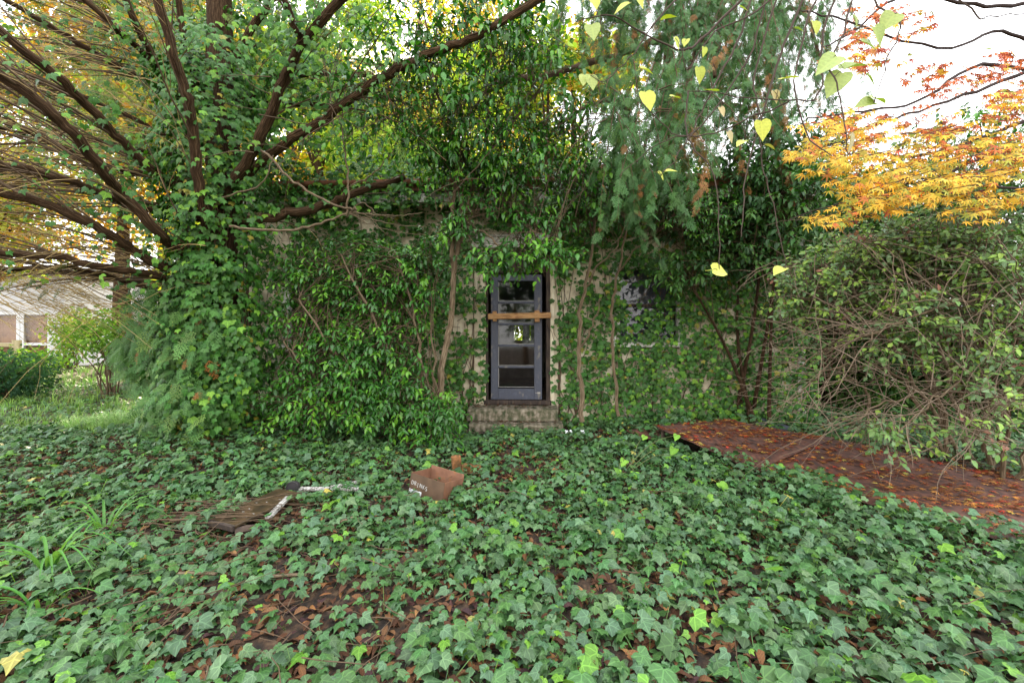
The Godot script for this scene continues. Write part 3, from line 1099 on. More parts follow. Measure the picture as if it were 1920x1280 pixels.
	# the close curtain of straw-coloured dead twigs on the far left side of the crown
	for i in 330:
		var a := spot(rf(150, 420), rf(-60, 590), rf(5.2, 8.0))
		var sweep := Vector3(-1.0, rf(0.05, 0.75) if a.y > 2.0 else rf(-0.25, 0.35), rf(-0.15, 0.55))
		var f := droop(a, sweep, rf(0.8, 2.8), rf(-0.3, 0.8), 9, 0.13)
		var into := fine if rng.randf() < 0.55 else twigs
		into.tube(f, rf(0.003, 0.008), 0.0018, 3)
		for k in 3:
			var q := rng.randi_range(2, 7)
			into.tube(droop(f[q], (f[q] - f[q - 1]).normalized() + rdir() * 0.6, rf(0.15, 0.6), rf(0.0, 0.8), 4, 0.14), 0.003, 0.0012, 3)
	for i in 80:
		var a := spot(rf(-60, 160), rf(510, 570), rf(5.0, 6.5))
		var f := droop(a, Vector3(1.0, rf(-0.6, -0.2), rf(-0.3, 0.3)), rf(0.6, 1.5), rf(0.1, 0.4), 5, 0.05)
		fine.tube(f, rf(0.004, 0.007), 0.002, 3)
	# bare twigs crossing in front of the roof and above the door
	for i in 70:
		var a := spot(rf(470, 1020), rf(-20, 330), rf(4.6, 5.6))
		twigs.tube(droop(a, Vector3(rf(-1, 1), rf(-0.6, 0.9), rf(-0.4, 0.4)), rf(0.5, 1.5), rf(-0.5, 1.0), 8, 0.12), rf(0.003, 0.007), 0.0018, 4)
	var m := part("side_twigs", twigs.done(), M.twig, t)
	m.set_meta("kind", "stuff")
	m = part("fine_twigs", fine.done(), M.straw_twig, t)
	m.set_meta("kind", "stuff")
	# drooping green sprays low on the left of the trunk
	for i in 1300:
		var c: Array = [[360, 650, 5.5, 90, 110], [300, 600, 5.7, 70, 80], [340, 760, 5.3, 95, 70], [270, 660, 5.9, 60, 70]][rng.randi() % 4]
		var b := in_ball()
		var p := spot(c[0] + b.x * c[3], c[1] + b.y * c[4], c[2] + b.z * 0.5)
		if p.y < 0.15:
			continue
		var dead := rng.randf() < 0.05
		sprays.add(leaf_at(p, Vector3(rf(-0.8, 0.3), rf(-1.2, -0.2), rf(-0.2, 0.8)), Vector3(0, 0.6, 0.8) + rdir() * 0.6, rf(0.10, 0.24)), vary(Color(0.25, 0.11, 0.03) if dead else Color(0.075, 0.175, 0.04), 0.35))
	for i in 900:
		var b := in_ball()
		var p := spot(330 + b.x * 340, 130 + b.y * 220, 6.8 + b.z * 1.2)
		sprays.add(leaf_at(p, Vector3(rf(-0.8, 0.8), rf(-1.0, 0.1), rf(-0.5, 0.5)), Vector3(0, 0.8, 0.6) + rdir() * 0.5, rf(0.16, 0.36)), vary(Color(0.10, 0.16, 0.03), 0.3))
	spread(sprays, t, S.spray, M.conifer, 200, "leaf_spray", "foliage")

	# the pale woody vine that loops from the trunk in front of the eaves
	var wv := thing("woody_vine", "pale bare vine looping from the cypress trunk across the cottage eaves", "vine", base)
	for q in [[[[470, 270], [505, 295], [545, 335], [590, 366], [640, 388], [668, 391]], 0.016, 0.011], [[[430, 424], [500, 432], [560, 428], [610, 415], [648, 400]], 0.017, 0.012], [[[648, 404], [653, 360], [650, 300], [640, 235], [650, 150]], 0.013, 0.006], [[[650, 352], [690, 332], [725, 300], [745, 262]], 0.010, 0.005], [[[400, 375], [470, 355], [500, 330], [512, 290]], 0.011, 0.006],
			[[[655, 398], [700, 402], [750, 404], [790, 398]], 0.009, 0.004], [[[655, 400], [700, 412], [745, 422], [800, 425]], 0.007, 0.003], [[[655, 400], [690, 418], [730, 432], [800, 440]], 0.006, 0.003], [[[660, 395], [690, 405], [715, 432], [735, 446]], 0.005, 0.002], [[[655, 398], [680, 380], [705, 400], [740, 410]], 0.007, 0.003]]:
		var vs := Shape.new()
		vs.off = base
		vs.tube(limb(q[0], 5.25, 5.1, 6, 0.006), q[1], q[2], 7, Color.WHITE, 0.08)
		part("runner", vs.done(), M.pale_bark, wv)

	# ivy climbing that trunk and out along the limbs
	rng.seed = 102
	var iv := thing("trunk_ivy", "dense climbing ivy wrapped round the big cypress trunk", "ivy", base)
	var leaves := Scatter.new()
	var vines := Shape.new()
	vines.off = base
	for i in 34:
		var a := rf(-0.6, PI + 0.6)
		var pts := PackedVector3Array()
		var top := rf(1.2, 4.5)
		for k in 11:
			var y := top * k / 10.0
			var r := 0.38 - y * 0.02 + (0.22 * exp(-y * 1.6))
			a += rf(-0.13, 0.13)
			pts.append(base + Vector3(cos(a) * r, y, sin(a) * r))
		vines.tube(pts, rf(0.007, 0.02), 0.004, 5)
	m = part("vine_stems", vines.done(), M.vine, iv)
	m.set_meta("kind", "stuff")
	for i in 5200:
		var y := rf(0.0, 5.2)
		var a := rf(-0.5, PI + 0.5)
		var bulge := 0.40 + 0.22 * absf(wobble.get_noise_2d(a * 3.0, y * 4.0)) * 2.0 + 0.35 * exp(-y * 1.3)
		if y > 2.6:
			bulge += 0.25 * (0.5 + wobble.get_noise_2d(a * 4.0 + 40.0, y * 3.0))
		var r := bulge * rf(0.8, 1.12)
		var n := Vector3(cos(a), 0, sin(a))
		if wobble.get_noise_3d(a * 5.0, y * 7.0, 9.0) > 0.28 and y < 3.0:
			continue
		var p := base + Vector3(n.x * r, y, n.z * r)
		leaves.add(leaf_at(p, Vector3(rf(-0.6, 0.6), -1.0, rf(-0.2, 0.5)) + n * 0.3, n + Vector3(0, 0.5, 0) + rdir() * 0.35, rf(0.055, 0.105)), ivy_tint(0.12))
	# trailing out over the limbs above
	for l in limbs:
		var pts := limb(l[0], l[1], l[2], 6)
		var many := 110 if l[0][0][0] > 380 or l[0][0][1] < 420 else 45
		for i in many:
			var q := int(pow(rng.randf(), 1.6) * (pts.size() - 2))
			var p := pts[q].lerp(pts[q + 1], rng.randf()) + in_ball() * Vector3(0.28, 0.28, 0.28) + Vector3(0, -0.04, 0)
			leaves.add(leaf_at(p, Vector3(rf(-0.8, 0.8), -0.9, rf(-0.3, 0.6)), Vector3(0, 0.5, 0.8) + rdir() * 0.5, rf(0.05, 0.10)), ivy_tint(0.22))
	for i in 3600:
		var c: Array = [[380, 640, 5.4, 75, 120], [330, 620, 5.6, 80, 90], [360, 770, 5.2, 90, 60], [430, 700, 5.4, 50, 110], [390, 510, 5.5, 60, 60]][rng.randi() % 5]
		var b := rdir() * pow(rng.randf(), 0.4)
		var p := spot(c[0] + b.x * c[3], c[1] + b.y * c[4], c[2] + b.z * 0.35)
		if p.y < ground_y(p.x, p.z) or patchy.get_noise_2d(p.x * 7.0, p.y * 7.0) < -0.2:
			continue
		leaves.add(leaf_at(p, Vector3(rf(-0.8, 0.6), -1.0, rf(-0.2, 0.6)), Vector3(0, 0.5, 0.9) + rdir() * 0.5, rf(0.05, 0.105)), ivy_tint(0.14))
	for i in 3600:
		var b := in_ball()
		var p := spot(510 + b.x * 230, 110 + b.y * 190, 6.3 + b.z * 0.7)
		if patchy.get_noise_2d(p.x * 4.0, p.y * 4.0) < -0.12:
			continue
		leaves.add(leaf_at(p, Vector3(rf(-0.8, 0.8), -0.9, rf(-0.3, 0.6)), Vector3(0, 0.6, 0.6) + rdir() * 0.6, rf(0.06, 0.12)), ivy_tint(0.45))
	spread(leaves, iv, S.wall_ivy, M.wall_ivy, 280, "leaf", "foliage")


func ivy_tint(young: float) -> Color:
	var k := rng.randf()
	if k < young:
		return vary(Color(0.2, 0.42, 0.04), 0.25)
	if k < young + 0.02:
		return vary(Color(0.36, 0.33, 0.05), 0.2)
	return vary(Color(0.07, 0.21, 0.03), 0.35) if k < 0.75 else vary(Color(0.085, 0.2, 0.045), 0.3)


func build_second_cypress():
	rng.seed = 120
	var base := Vector3(3.6, 0.1, -10.2)
	var t := thing("cypress_tree", "tall dark cypress behind the cottage roof with drooping feathery branches", "tree", base)
	var trunk := Shape.new()
	trunk.off = base
	trunk.tube(curve([base + Vector3(0, -0.2, 0), base + Vector3(0.1, 3.0, 0), base + Vector3(0, 6.5, 0.1), base + Vector3(0.1, 11.0, 0)], 5), 0.28, 0.06, 12, Color.WHITE, 0.08)
	part("trunk", trunk.done(), M.bark, t)
	var sprays := Scatter.new()
	var twigs := Shape.new()
	twigs.off = base
	var limbs := [
		[[[1390, 150], [1290, 60], [1245, 72], [1140, 108], [1030, 140], [930, 150]], 10.0, 5.6, 0.075, 0.04],
		[[[1380, 60], [1330, -20], [1240, -60], [1150, 20]], 10.0, 5.4, 0.07, 0.02],
		[[[1390, 120], [1360, 40], [1320, 60], [1280, 200]], 10.0, 4.9, 0.07, 0.02],
		[[[1400, 40], [1400, -60], [1360, 0], [1340, 140]], 10.0, 5.2, 0.06, 0.02],
		[[[1400, 160], [1240, 190], [1130, 190], [1070, 215], [1040, 250]], 10.0, 6.0, 0.055, 0.02],
		[[[1400, 100], [1470, 20], [1520, 40], [1540, 150]], 10.0, 7.0, 0.05, 0.02],
		[[[1390, 200], [1280, 190], [1220, 240], [1200, 330]], 10.0, 5.6, 0.05, 0.02],
	]
	for l in limbs:
		var pts := limb(l[0], l[1], l[2], 7, 0.02)
		var s := Shape.new()
		s.off = base
		s.tube(pts, l[3], l[4], 8, Color.WHITE, 0.08)
		part("limb", s.done(), M.bark, t)
	# hanging curtains of foliage: strands that fall from the limbs, sprays all along them
	var curtains := [[1170, 150, 5.3, 70, 260, 11], [1220, 140, 5.1, 70, 340, 16], [1280, 110, 4.9, 60, 350, 15], [1220, 280, 5.2, 60, 190, 12], [1370, 20, 5.8, 90, 380, 20], [1420, -80, 7.2, 140, 360, 60], [1340, -60, 6.2, 120, 320, 44], [1480, 0, 8.4, 80, 260, 34], [1130, -80, 5.6, 80, 260, 22], [1220, -80, 5.9, 90, 300, 26], [1400, 120, 6.6, 90, 300, 30]]
	for c in curtains:
		for i in c[5]:
			var u: float = c[0] + rf(-1, 1) * c[3]
			var v: float = c[1] + rf(-0.1, 0.25) * c[4]
			var d: float = c[2] + rf(-0.5, 0.6)
			var lenp: float = rf(0.35, 0.85) * c[4] / F * d
			var st := droop(spot(u, v, d), Vector3(rf(-0.45, 0.45), -0.8, rf(-0.2, 0.4)), lenp, 0.5, 8, 0.06)
			twigs.tube(st, 0.007, 0.002, 4)
			var dead := rng.randf() < 0.14
			for k in 34:
				var q := k % 8
				var p := st[q].lerp(st[q + 1], rng.randf())
				var side := rdir()
				side.y = -0.35
				var brown := dead and q > 3 and rng.randf() < 0.8 or rng.randf() < 0.015
				sprays.add(leaf_at(p, side + Vector3(0, -0.75, 0.1), Vector3(0, 0.4, 0.9) + rdir() * 0.7, rf(0.08, 0.16)), vary(Color(0.30, 0.14, 0.045) if brown else Color(0.06, 0.145, 0.036), 0.35))
	# the crown higher up
	for i in 1500:
		var b := in_ball()
		var p := base + Vector3(b.x * 2.0, 7.0 + b.y * 3.5, b.z * 1.6)
		sprays.add(leaf_at(p, b + Vector3(0, -0.8, 0.2), Vector3.UP + rdir() * 0.6, rf(0.15, 0.35)), vary(Color(0.06, 0.145, 0.036), 0.35))
	# bare hooked twigs on the inner side
	for i in 46:
		var a := spot(rf(1080, 1280), rf(170, 300), rf(5.0, 5.8))
		twigs.tube(droop(a, Vector3(rf(-1, 1), rf(-0.3, 0.6), rf(-0.3, 0.5)), rf(0.4, 1.3), rf(0.8, 2.2), 8, 0.1), rf(0.004, 0.01), 0.002, 4)
	var m := part("twigs", twigs.done(), M.twig, t)
	m.set_meta("kind", "stuff")
	spread(sprays, t, S.spray, M.conifer, 250, "leaf_spray", "foliage")


func far_tree(called: String, label: String, at: Vector3, height: float, radius: float, tints: Array, many: int, crown_low := 0.35, leaf := 0.55, group := "trees behind the cottage"):
	at.y = ground_y(at.x, at.z)
	var t := thing(called, label, "tree", at, group)
	var s := Shape.new()
	var top := Vector3(rf(-0.3, 0.3), height * 0.9, rf(-0.3, 0.3))
	s.tube(curve([Vector3(0, -0.2, 0), Vector3(rf(-0.2, 0.2), height * 0.35, rf(-0.2, 0.2)), top], 6), height * 0.022 + 0.04, 0.02, 9, Color.WHITE, 0.06)
	part("trunk", s.done(), M.bark, t)
	var lobes := []
	for i in 9:
		var b := in_ball()
		lobes.append([Vector3(b.x * radius * 0.75, height * lerpf(crown_low, 0.95, rng.randf()), b.z * radius * 0.75), radius * rf(0.3, 0.55)])
	for l in lobes:
		var ls := Shape.new()
		var from := Vector3(0, l[0].y * rf(0.55, 0.8), 0)
		ls.tube(curve([from, (from + l[0]) * 0.5 + Vector3(0, 0.2, 0), l[0]], 4), 0.05, 0.012, 6)
		part("limb", ls.done(), M.bark, t)
	var sc := Scatter.new()
	for i in many:
		var l: Array = lobes[rng.randi() % lobes.size()]
		var b := rdir() * pow(rng.randf(), 0.45)
		var p: Vector3 = at + l[0] + b * l[1] * Vector3(1.15, 0.85, 1.15)
		var x := Transform3D(Basis.from_euler(Vector3(rf(-0.6, 0.6), rf(0, TAU), rf(-0.6, 0.6))).scaled(Vector3.ONE * leaf * rf(0.6, 1.25)), p)
		sc.add(x, vary(tints[rng.randi() % tints.size()], 0.3))
	spread(sc, t, S.clump[rng.randi() % 2], M.far, 0, "leaf", "crown")


func build_far_trees():
	rng.seed = 140
	var gold := [Color(0.75, 0.45, 0.08), Color(0.72, 0.55, 0.13), Color(0.62, 0.28, 0.05), Color(0.5, 0.52, 0.1)]
	var lime := [Color(0.42, 0.58, 0.08), Color(0.55, 0.6, 0.1), Color(0.28, 0.48, 0.06)]
	var green := [Color(0.08, 0.17, 0.04), Color(0.11, 0.22, 0.05), Color(0.06, 0.13, 0.04)]
	far_tree("golden_tree", "orange-gold autumn tree glowing behind the cypress trunk", Vector3(-4.2, 0, -16.5), 12.0, 3.0, gold, 800, 0.25)
	far_tree("golden_tree", "yellow autumn tree behind the middle of the cottage roof", Vector3(-0.4, 0, -18.0), 16.5, 4.4, gold + lime, 1800, 0.25, 0.65)
	far_tree("lime_tree", "yellow-green tree behind the left end of the cottage", Vector3(-6.3, 0, -14.0), 13.0, 3.2, lime, 900, 0.38)
	far_tree("lime_tree", "lime green tree rising just behind the roof, right of the cypress trunk", Vector3(-2.6, 0, -14.2), 13.5, 3.2, lime, 1200, 0.3)
	far_tree("golden_tree", "thin straw-gold tree beyond the cypress twigs at the far left", Vector3(-12.5, 0, -14.0), 12.5, 3.6, gold, 800, 0.3)
	far_tree("golden_tree", "amber tree between the white house and the cypress", Vector3(-9.5, 0, -19.0), 15.0, 3.8, gold, 700, 0.5, 0.65)
	far_tree("golden_tree", "tall straw-coloured tree above the white neighbour house", Vector3(-16.5, 0, -21.0), 17.0, 5.0, gold, 900, 0.35, 0.7)
	far_tree("lime_tree", "yellow-green tree seen through the cypress limbs at the upper left", Vector3(-9.8, 0, -13.0), 13.5, 3.2, lime + gold, 800, 0.42)
	far_tree("golden_tree", "tawny tree at the left edge above the slope", Vector3(-16.8, 0, -13.0), 12.0, 3.2, gold + lime, 650, 0.4)
	far_tree("lime_tree", "loose yellow-green tree hanging over the neighbour roof at the left edge", Vector3(-15.6, 0, -13.2), 6.4, 2.3, lime + gold, 420, 0.52, 0.45)
	far_tree("lime_tree", "pale lime tree beside the white neighbour house", Vector3(-11.3, 0, -16.5), 6.0, 2.0, lime, 260, 0.3)
	far_tree("green_tree", "dark green tree behind the maple at the far right", Vector3(10.5, 0, -12.5), 6.4, 2.6, green, 700, 0.1)
	far_tree("green_tree", "round green tree between the tall cypress and the maple", Vector3(7.3, 0, -11.0), 5.6, 2.2, green, 700, 0.1)
	far_tree("green_tree", "low green tree closing the view below the right-hand thickets", Vector3(7.0, 0, -9.2), 3.6, 2.2, green, 600, 0.05, 0.45)
	far_tree("green_tree", "knee-high green shrub in the hollow under the arching twigs", Vector3(6.0, 0, -8.3), 1.9, 1.7, green, 420, 0.02, 0.35)
	far_tree("green_tree", "low leafy shrub filling the hollow behind the privet stems", Vector3(8.2, 0, -7.9), 2.0, 1.6, green, 380, 0.02, 0.35)
	far_tree("green_tree", "low dark tree behind the arching shrub at the right edge", Vector3(10.2, 0, -8.4), 4.0, 2.3, green, 600, 0.05, 0.45)
	far_tree("golden_tree", "tall yellow-green tree filling the gap above the door", Vector3(2.4, 0, -16.0), 13.5, 2.6, lime + gold, 900, 0.3)
	far_tree("green_tree", "leafy green tree just behind the roof between the camellia and the tall cypress", Vector3(1.2, 0, -13.6), 10.5, 2.0, green + lime, 620, 0.4)
	far_tree("green_tree", "large green tree across the yard, mirrored in the door panes", Vector3(-1.2, 0, 8.5), 7.0, 2.2, green, 230, 0.2)
	far_tree("golden_tree", "yellow tree across the yard, mirrored in the lower door panes", Vector3(2.0, 0, 8.0), 4.0, 1.3, gold, 220, 0.15)
	far_tree("green_tree", "bushy green tree standing in line with the back windows", Vector3(-0.2, 0, -14.5), 4.0, 1.6, lime, 1100, 0.05, 0.4)


# ---------------------------------------------------------------- climbers and shrubs

func build_wall_ivy():
	rng.seed = 160
	var iv := thing("wall_ivy", "small-leaved ivy curtain climbing over the cottage front wall", "ivy", HOUSE_AT)
	var leaves := Scatter.new()
	var vines := Shape.new()
	vines.off = HOUSE_AT
	var stems := [-4.7, -4.45, -4.2, -3.9, -3.3, -2.9, -2.2, -1.8, -1.3, -1.0, -0.85, -0.7, 0.72, 0.8, 0.95, 1.1, 1.3, 1.5, 1.8, 2.1, 2.5, 2.8, 3.1, 3.5, 3.9, 4.3]
	for sx in stems:
		for j in 3:
			var pts := PackedVector3Array()
			var x: float = sx + rf(-0.12, 0.12)
			var drift := rf(-0.06, 0.06)
			for k in 12:
				x += drift + rf(-0.07, 0.07)
				if absf(x) < 0.66 and k < 9:
					x = 0.68 * signf(x)
				pts.append(house_frame * Vector3(x, -0.5 + 3.5 * k / 11.0 * (0.5 + 0.5 * (j / 2.0)), 0.03 + rf(0, 0.03)))
			vines.tube(pts, rf(0.005, 0.012), 0.003, 4)
	for i in 110:
		# wiry side shoots
		var p := house_frame * Vector3(rf(0.7, 4.3) * (1.0 if rng.randf() < 0.6 else -1.0), rf(-0.2, 2.6), 0.05)
		vines.tube(droop(p, Vector3(rf(-1, 1), rf(-0.2, 1.0), rf(0.0, 0.3)), rf(0.3, 0.8), rf(-0.3, 0.8), 5, 0.12), 0.004, 0.002, 3)
	var m := part("vine_stems", vines.done(), M.vine, iv)
	m.set_meta("kind", "stuff")
	for i in 31000:
		var x := rf(-4.85, 4.6)
		var y := rf(-0.55, 3.35)
		var cover := 0.76 + patchy.get_noise_2d(x * 3.2, y * 3.2) * 1.15 + patchy.get_noise_2d(x * 9.0 + 31.0, y * 6.0) * 0.45
		# bare strips beside the door, at the left corner and round the windows
		if x > -0.98 and x < -0.60:
			cover -= 0.10 + 0.35 * ss(-0.85, -0.62, x)
		if x > 0.6 and x < 1.25 and y < 1.9:
			cover -= 0.16
		if x < -3.6:
			cover -= 0.32
		if x > -0.47 and x < 0.56 and y < 2.7:
			continue
		if x > -0.66 and x < 0.66 and y < 2.7 and rng.randf() < (0.45 if x < 0.0 else 0.75):
			continue
		if x > 1.62 and x < 2.15 and y > 1.25 and y < 2.08:
			cover -= 0.6
		if x > -3.7 and x < -2.9 and y > 0.9 and y < 2.0:
			cover -= 0.5
		if x > 1.4 and y < 1.9:
			cover += 0.16
		if y > 2.7:
			cover -= 0.12
		if rng.randf() > cover:
			continue
		var thick := 0.05 + 0.16 * clampf(cover, 0.0, 1.0) + (0.12 if y < 0.0 else 0.0)
		var p := house_frame * Vector3(x, y, rf(0.04, thick + 0.03))
		var tilt := house_frame.basis * (Vector3(rf(-0.5, 0.5), rf(0.2, 1.0), 1.0))
		leaves.add(leaf_at(p, Vector3(rf(-0.9, 0.9), -1.0, rf(0.0, 0.5)), tilt, rf(0.03, 0.068) if rng.randf() < 0.6 else rf(0.065, 0.105)), ivy_tint(0.10) if x < 1.4 or y > 1.9 else vary(ivy_tint(0.2), 0.2))
	# over the eaves
	for i in 4200:
		var x := rf(-4.9, 4.6)
		if patchy.get_noise_2d(x * 3.0 + 90.0, 4.0) < -0.12 and rng.randf() < 0.8:
			continue
		var y := rf(3.0, 3.7)
		var p := house_frame * Vector3(x, y + 0.25 * patchy.get_noise_2d(x * 2.0, 60.0), rf(0.33, 0.52))
		leaves.add(leaf_at(p, Vector3(rf(-0.9, 0.9), -0.7, rf(0.0, 0.7)), Vector3(0, 0.7, 0.8) + rdir() * 0.4, rf(0.05, 0.095)), ivy_tint(0.15))
	spread(leaves, iv, S.wall_ivy, M.wall_ivy, 280, "leaf", "foliage")


# twigs that end in leafy shoots, filling rounded lobes; anchors are points of the stems
func shoots(lobes: Array, anchors: PackedVector3Array, tw: Shape, sc: Scatter, per: int, size: Vector2, tints: Callable, sag := 0.25, whole := 0.35, opposite := false, span := 0.34, face := Vector3(0, 1.0, 0.35)):
	for l in lobes:
		var c: Vector3 = l[0]
		var r: Vector3 = l[1]
		for i in l[2]:
			var b := rdir() * pow(rng.randf(), 0.42)
			var p := c + b * r
			if p.y < ground_y(p.x, p.z) + 0.06:
				continue
			var a := anchors[rng.randi() % anchors.size()]
			for k in 5:
				var e := anchors[rng.randi() % anchors.size()]
				if e.distance_squared_to(p) < a.distance_squared_to(p):
					a = e
			var dir := ((p - a).normalized() * 0.6 + b * 0.5 + Vector3(rf(-0.4, 0.4), rf(-0.1, 0.5), rf(0.0, 0.5))).normalized()
			var root := a if rng.randf() < whole else p - dir * rf(0.25, 0.5)
			var mid := root.lerp(p, 0.55) + Vector3(0, 0.08, 0) + rdir() * 0.05
			var pts := curve([root, mid, p, p + dir * span * 0.6 + Vector3(0, -sag * span, 0)], 3)
			tw.tube(pts, 0.0055, 0.0018, 3)
			var shade: Color = tints.call()
			var n := per + rng.randi_range(-2, 2)
			var turn := rf(0, TAU)
			var q0 := pts.size() - 6
			for k in n:
				var f := q0 + 5.0 * k / n
				var q := int(f)
				var at := pts[q].lerp(pts[mini(q + 1, pts.size() - 1)], f - q)
				var along := (pts[mini(q + 1, pts.size() - 1)] - pts[q]).normalized()
				turn += 2.4 if not opposite else (PI if k % 2 == 1 else PI + 1.57)
				var side := along.cross(Vector3.UP).normalized()
				var out := side * cos(turn) + along.cross(side) * sin(turn)
				var tip := out * 0.95 + along * 0.55 + Vector3(0, -0.35, 0.12)
				sc.add(leaf_at(at, tip, face + rdir() * 0.3, rf(size.x, size.y)), vary(shade, 0.2))


func camellia_tint() -> Color:
	var k := rng.randf()
	if k < 0.22:
		return Color(0.16, 0.40, 0.035)
	if k < 0.6:
		return Color(0.07, 0.24, 0.028)
	return Color(0.05, 0.165, 0.028)


func build_camellias():
	rng.seed = 180
	# the low wide bush in front of the left half of the wall
	var base := Vector3(-1.9, 0.1, -5.7)
	var t := thing("camellia_bush", "wide glossy camellia bush hiding the wall left of the door", "bush", base)
	var tw := Shape.new()
	tw.off = base
	var anchors := PackedVector3Array()
	var stems := [[[760, 800], [740, 700], [700, 600], [640, 480]], [[720, 810], [690, 740], [620, 650], [560, 560]], [[700, 815], [650, 770], [580, 700], [530, 640]], [[780, 800], [790, 690], [775, 580], [740, 470]], [[800, 800], [815, 720], [810, 620]]]
	for q in stems:
		var pts := limb(q, 5.75, 5.55, 5, 0.015)
		anchors.append_array(pts)
		var s := Shape.new()
		s.off = base
		s.tube(pts, 0.026, 0.009, 7, Color.WHITE, 0.06)
		part("stem", s.done(), M.pale_bark, t)
	var sc := Scatter.new()
	var lobes := [
		[spot(640, 520, 5.9), Vector3(0.9, 0.6, 0.28), 210], [spot(740, 560, 5.8), Vector3(0.65, 0.75, 0.28), 200], [spot(580, 640, 5.9), Vector3(0.6, 0.75, 0.28), 150],
		[spot(680, 690, 5.6), Vector3(0.8, 0.6, 0.32), 200], [spot(740, 770, 5.5), Vector3(0.7, 0.40, 0.32), 130], [spot(560, 760, 5.6), Vector3(0.55, 0.42, 0.3), 90],
		[spot(800, 500, 5.6), Vector3(0.35, 0.45, 0.30), 60], [spot(820, 780, 5.4), Vector3(0.38, 0.35, 0.25), 55],
	]
	shoots(lobes, anchors, tw, sc, 11, Vector2(0.062, 0.098), camellia_tint)
	var m := part("twigs", tw.done(), M.twig, t)
	m.set_meta("kind", "stuff")
	spread(sc, t, S.camellia, M.glossy, 300, "leaf", "foliage")
	# the tall one, bare-stemmed below, that reaches over the door
	base = Vector3(-0.95, 0.1, -5.75)
	t = thing("camellia_tree", "tall slender-stemmed camellia rising beside the door into the top of the view", "tree", base)
	tw = Shape.new()
	tw.off = base
	anchors = PackedVector3Array()
	var trunks := [
		[[[822, 800], [830, 690], [843, 610], [851, 540], [856, 475], [872, 420], [885, 360], [905, 290], [915, 200], [905, 90], [890, -40]], 5.75, 5.3, 0.045, 0.012],
		[[[851, 540], [848, 470], [850, 400], [853, 310], [840, 220], [800, 130], [780, 20]], 5.65, 5.2, 0.032, 0.01],
		[[[868, 425], [868, 350], [862, 300], [870, 230], [940, 130]], 5.65, 5.0, 0.02, 0.008],
		[[[905, 300], [960, 230], [1010, 170], [1040, 100]], 5.4, 5.0, 0.02, 0.006],
		[[[853, 310], [790, 260], [740, 190], [715, 120]], 5.4, 5.0, 0.02, 0.006],
		[[[872, 420], [915, 440], [950, 475], [1000, 490], [1060, 490]], 5.5, 5.0, 0.016, 0.005],
		[[[878, 400], [930, 390], [980, 420], [1040, 450]], 5.5, 5.1, 0.014, 0.005],
	]
	for q in trunks:
		var pts := limb(q[0], q[1], q[2], 5, 0.010)
		var k := anchors.size()
		anchors.append_array(pts.slice(pts.size() / 3))
		var s := Shape.new()
		s.off = base
		s.tube(pts, q[3], q[4], 8, Color.WHITE, 0.07)
		part("stem", s.done(), M.pale_bark, t)
	sc = Scatter.new()
	lobes = [
		[spot(880, 200, 5.0), Vector3(0.85, 0.6, 0.6), 130], [spot(770, 130, 4.9), Vector3(0.70, 0.60, 0.6), 85], [spot(970, 110, 4.9), Vector3(0.65, 0.60, 0.6), 85], [spot(850, 30, 4.9), Vector3(0.95, 0.35, 0.6), 80],
		[spot(820, 290, 5.2), Vector3(0.60, 0.38, 0.4), 90], [spot(960, 290, 5.2), Vector3(0.50, 0.42, 0.4), 85], [spot(930, 350, 5.3), Vector3(0.45, 0.25, 0.3), 45],
		[spot(1000, 475, 5.1), Vector3(0.55, 0.18, 0.22), 50], [spot(915, 500, 5.2), Vector3(0.28, 0.12, 0.2), 20], [spot(860, 430, 5.35), Vector3(0.32, 0.16, 0.2), 24], [spot(1000, 420, 5.3), Vector3(0.35, 0.22, 0.2), 30],
	]
	lobes.append([spot(690, 210, 5.2), Vector3(0.5, 0.6, 0.5), 45])
	lobes.append([spot(1060, 230, 5.3), Vector3(0.45, 0.6, 0.5), 45])
	lobes.append([spot(1080, 330, 5.5), Vector3(0.4, 0.35, 0.4), 40])
	shoots(lobes, anchors, tw, sc, 9, Vector2(0.066, 0.11), camellia_tint)
	m = part("twigs", tw.done(), M.twig, t)
	m.set_meta("kind", "stuff")
	spread(sc, t, S.camellia, M.glossy, 300, "leaf", "foliage")


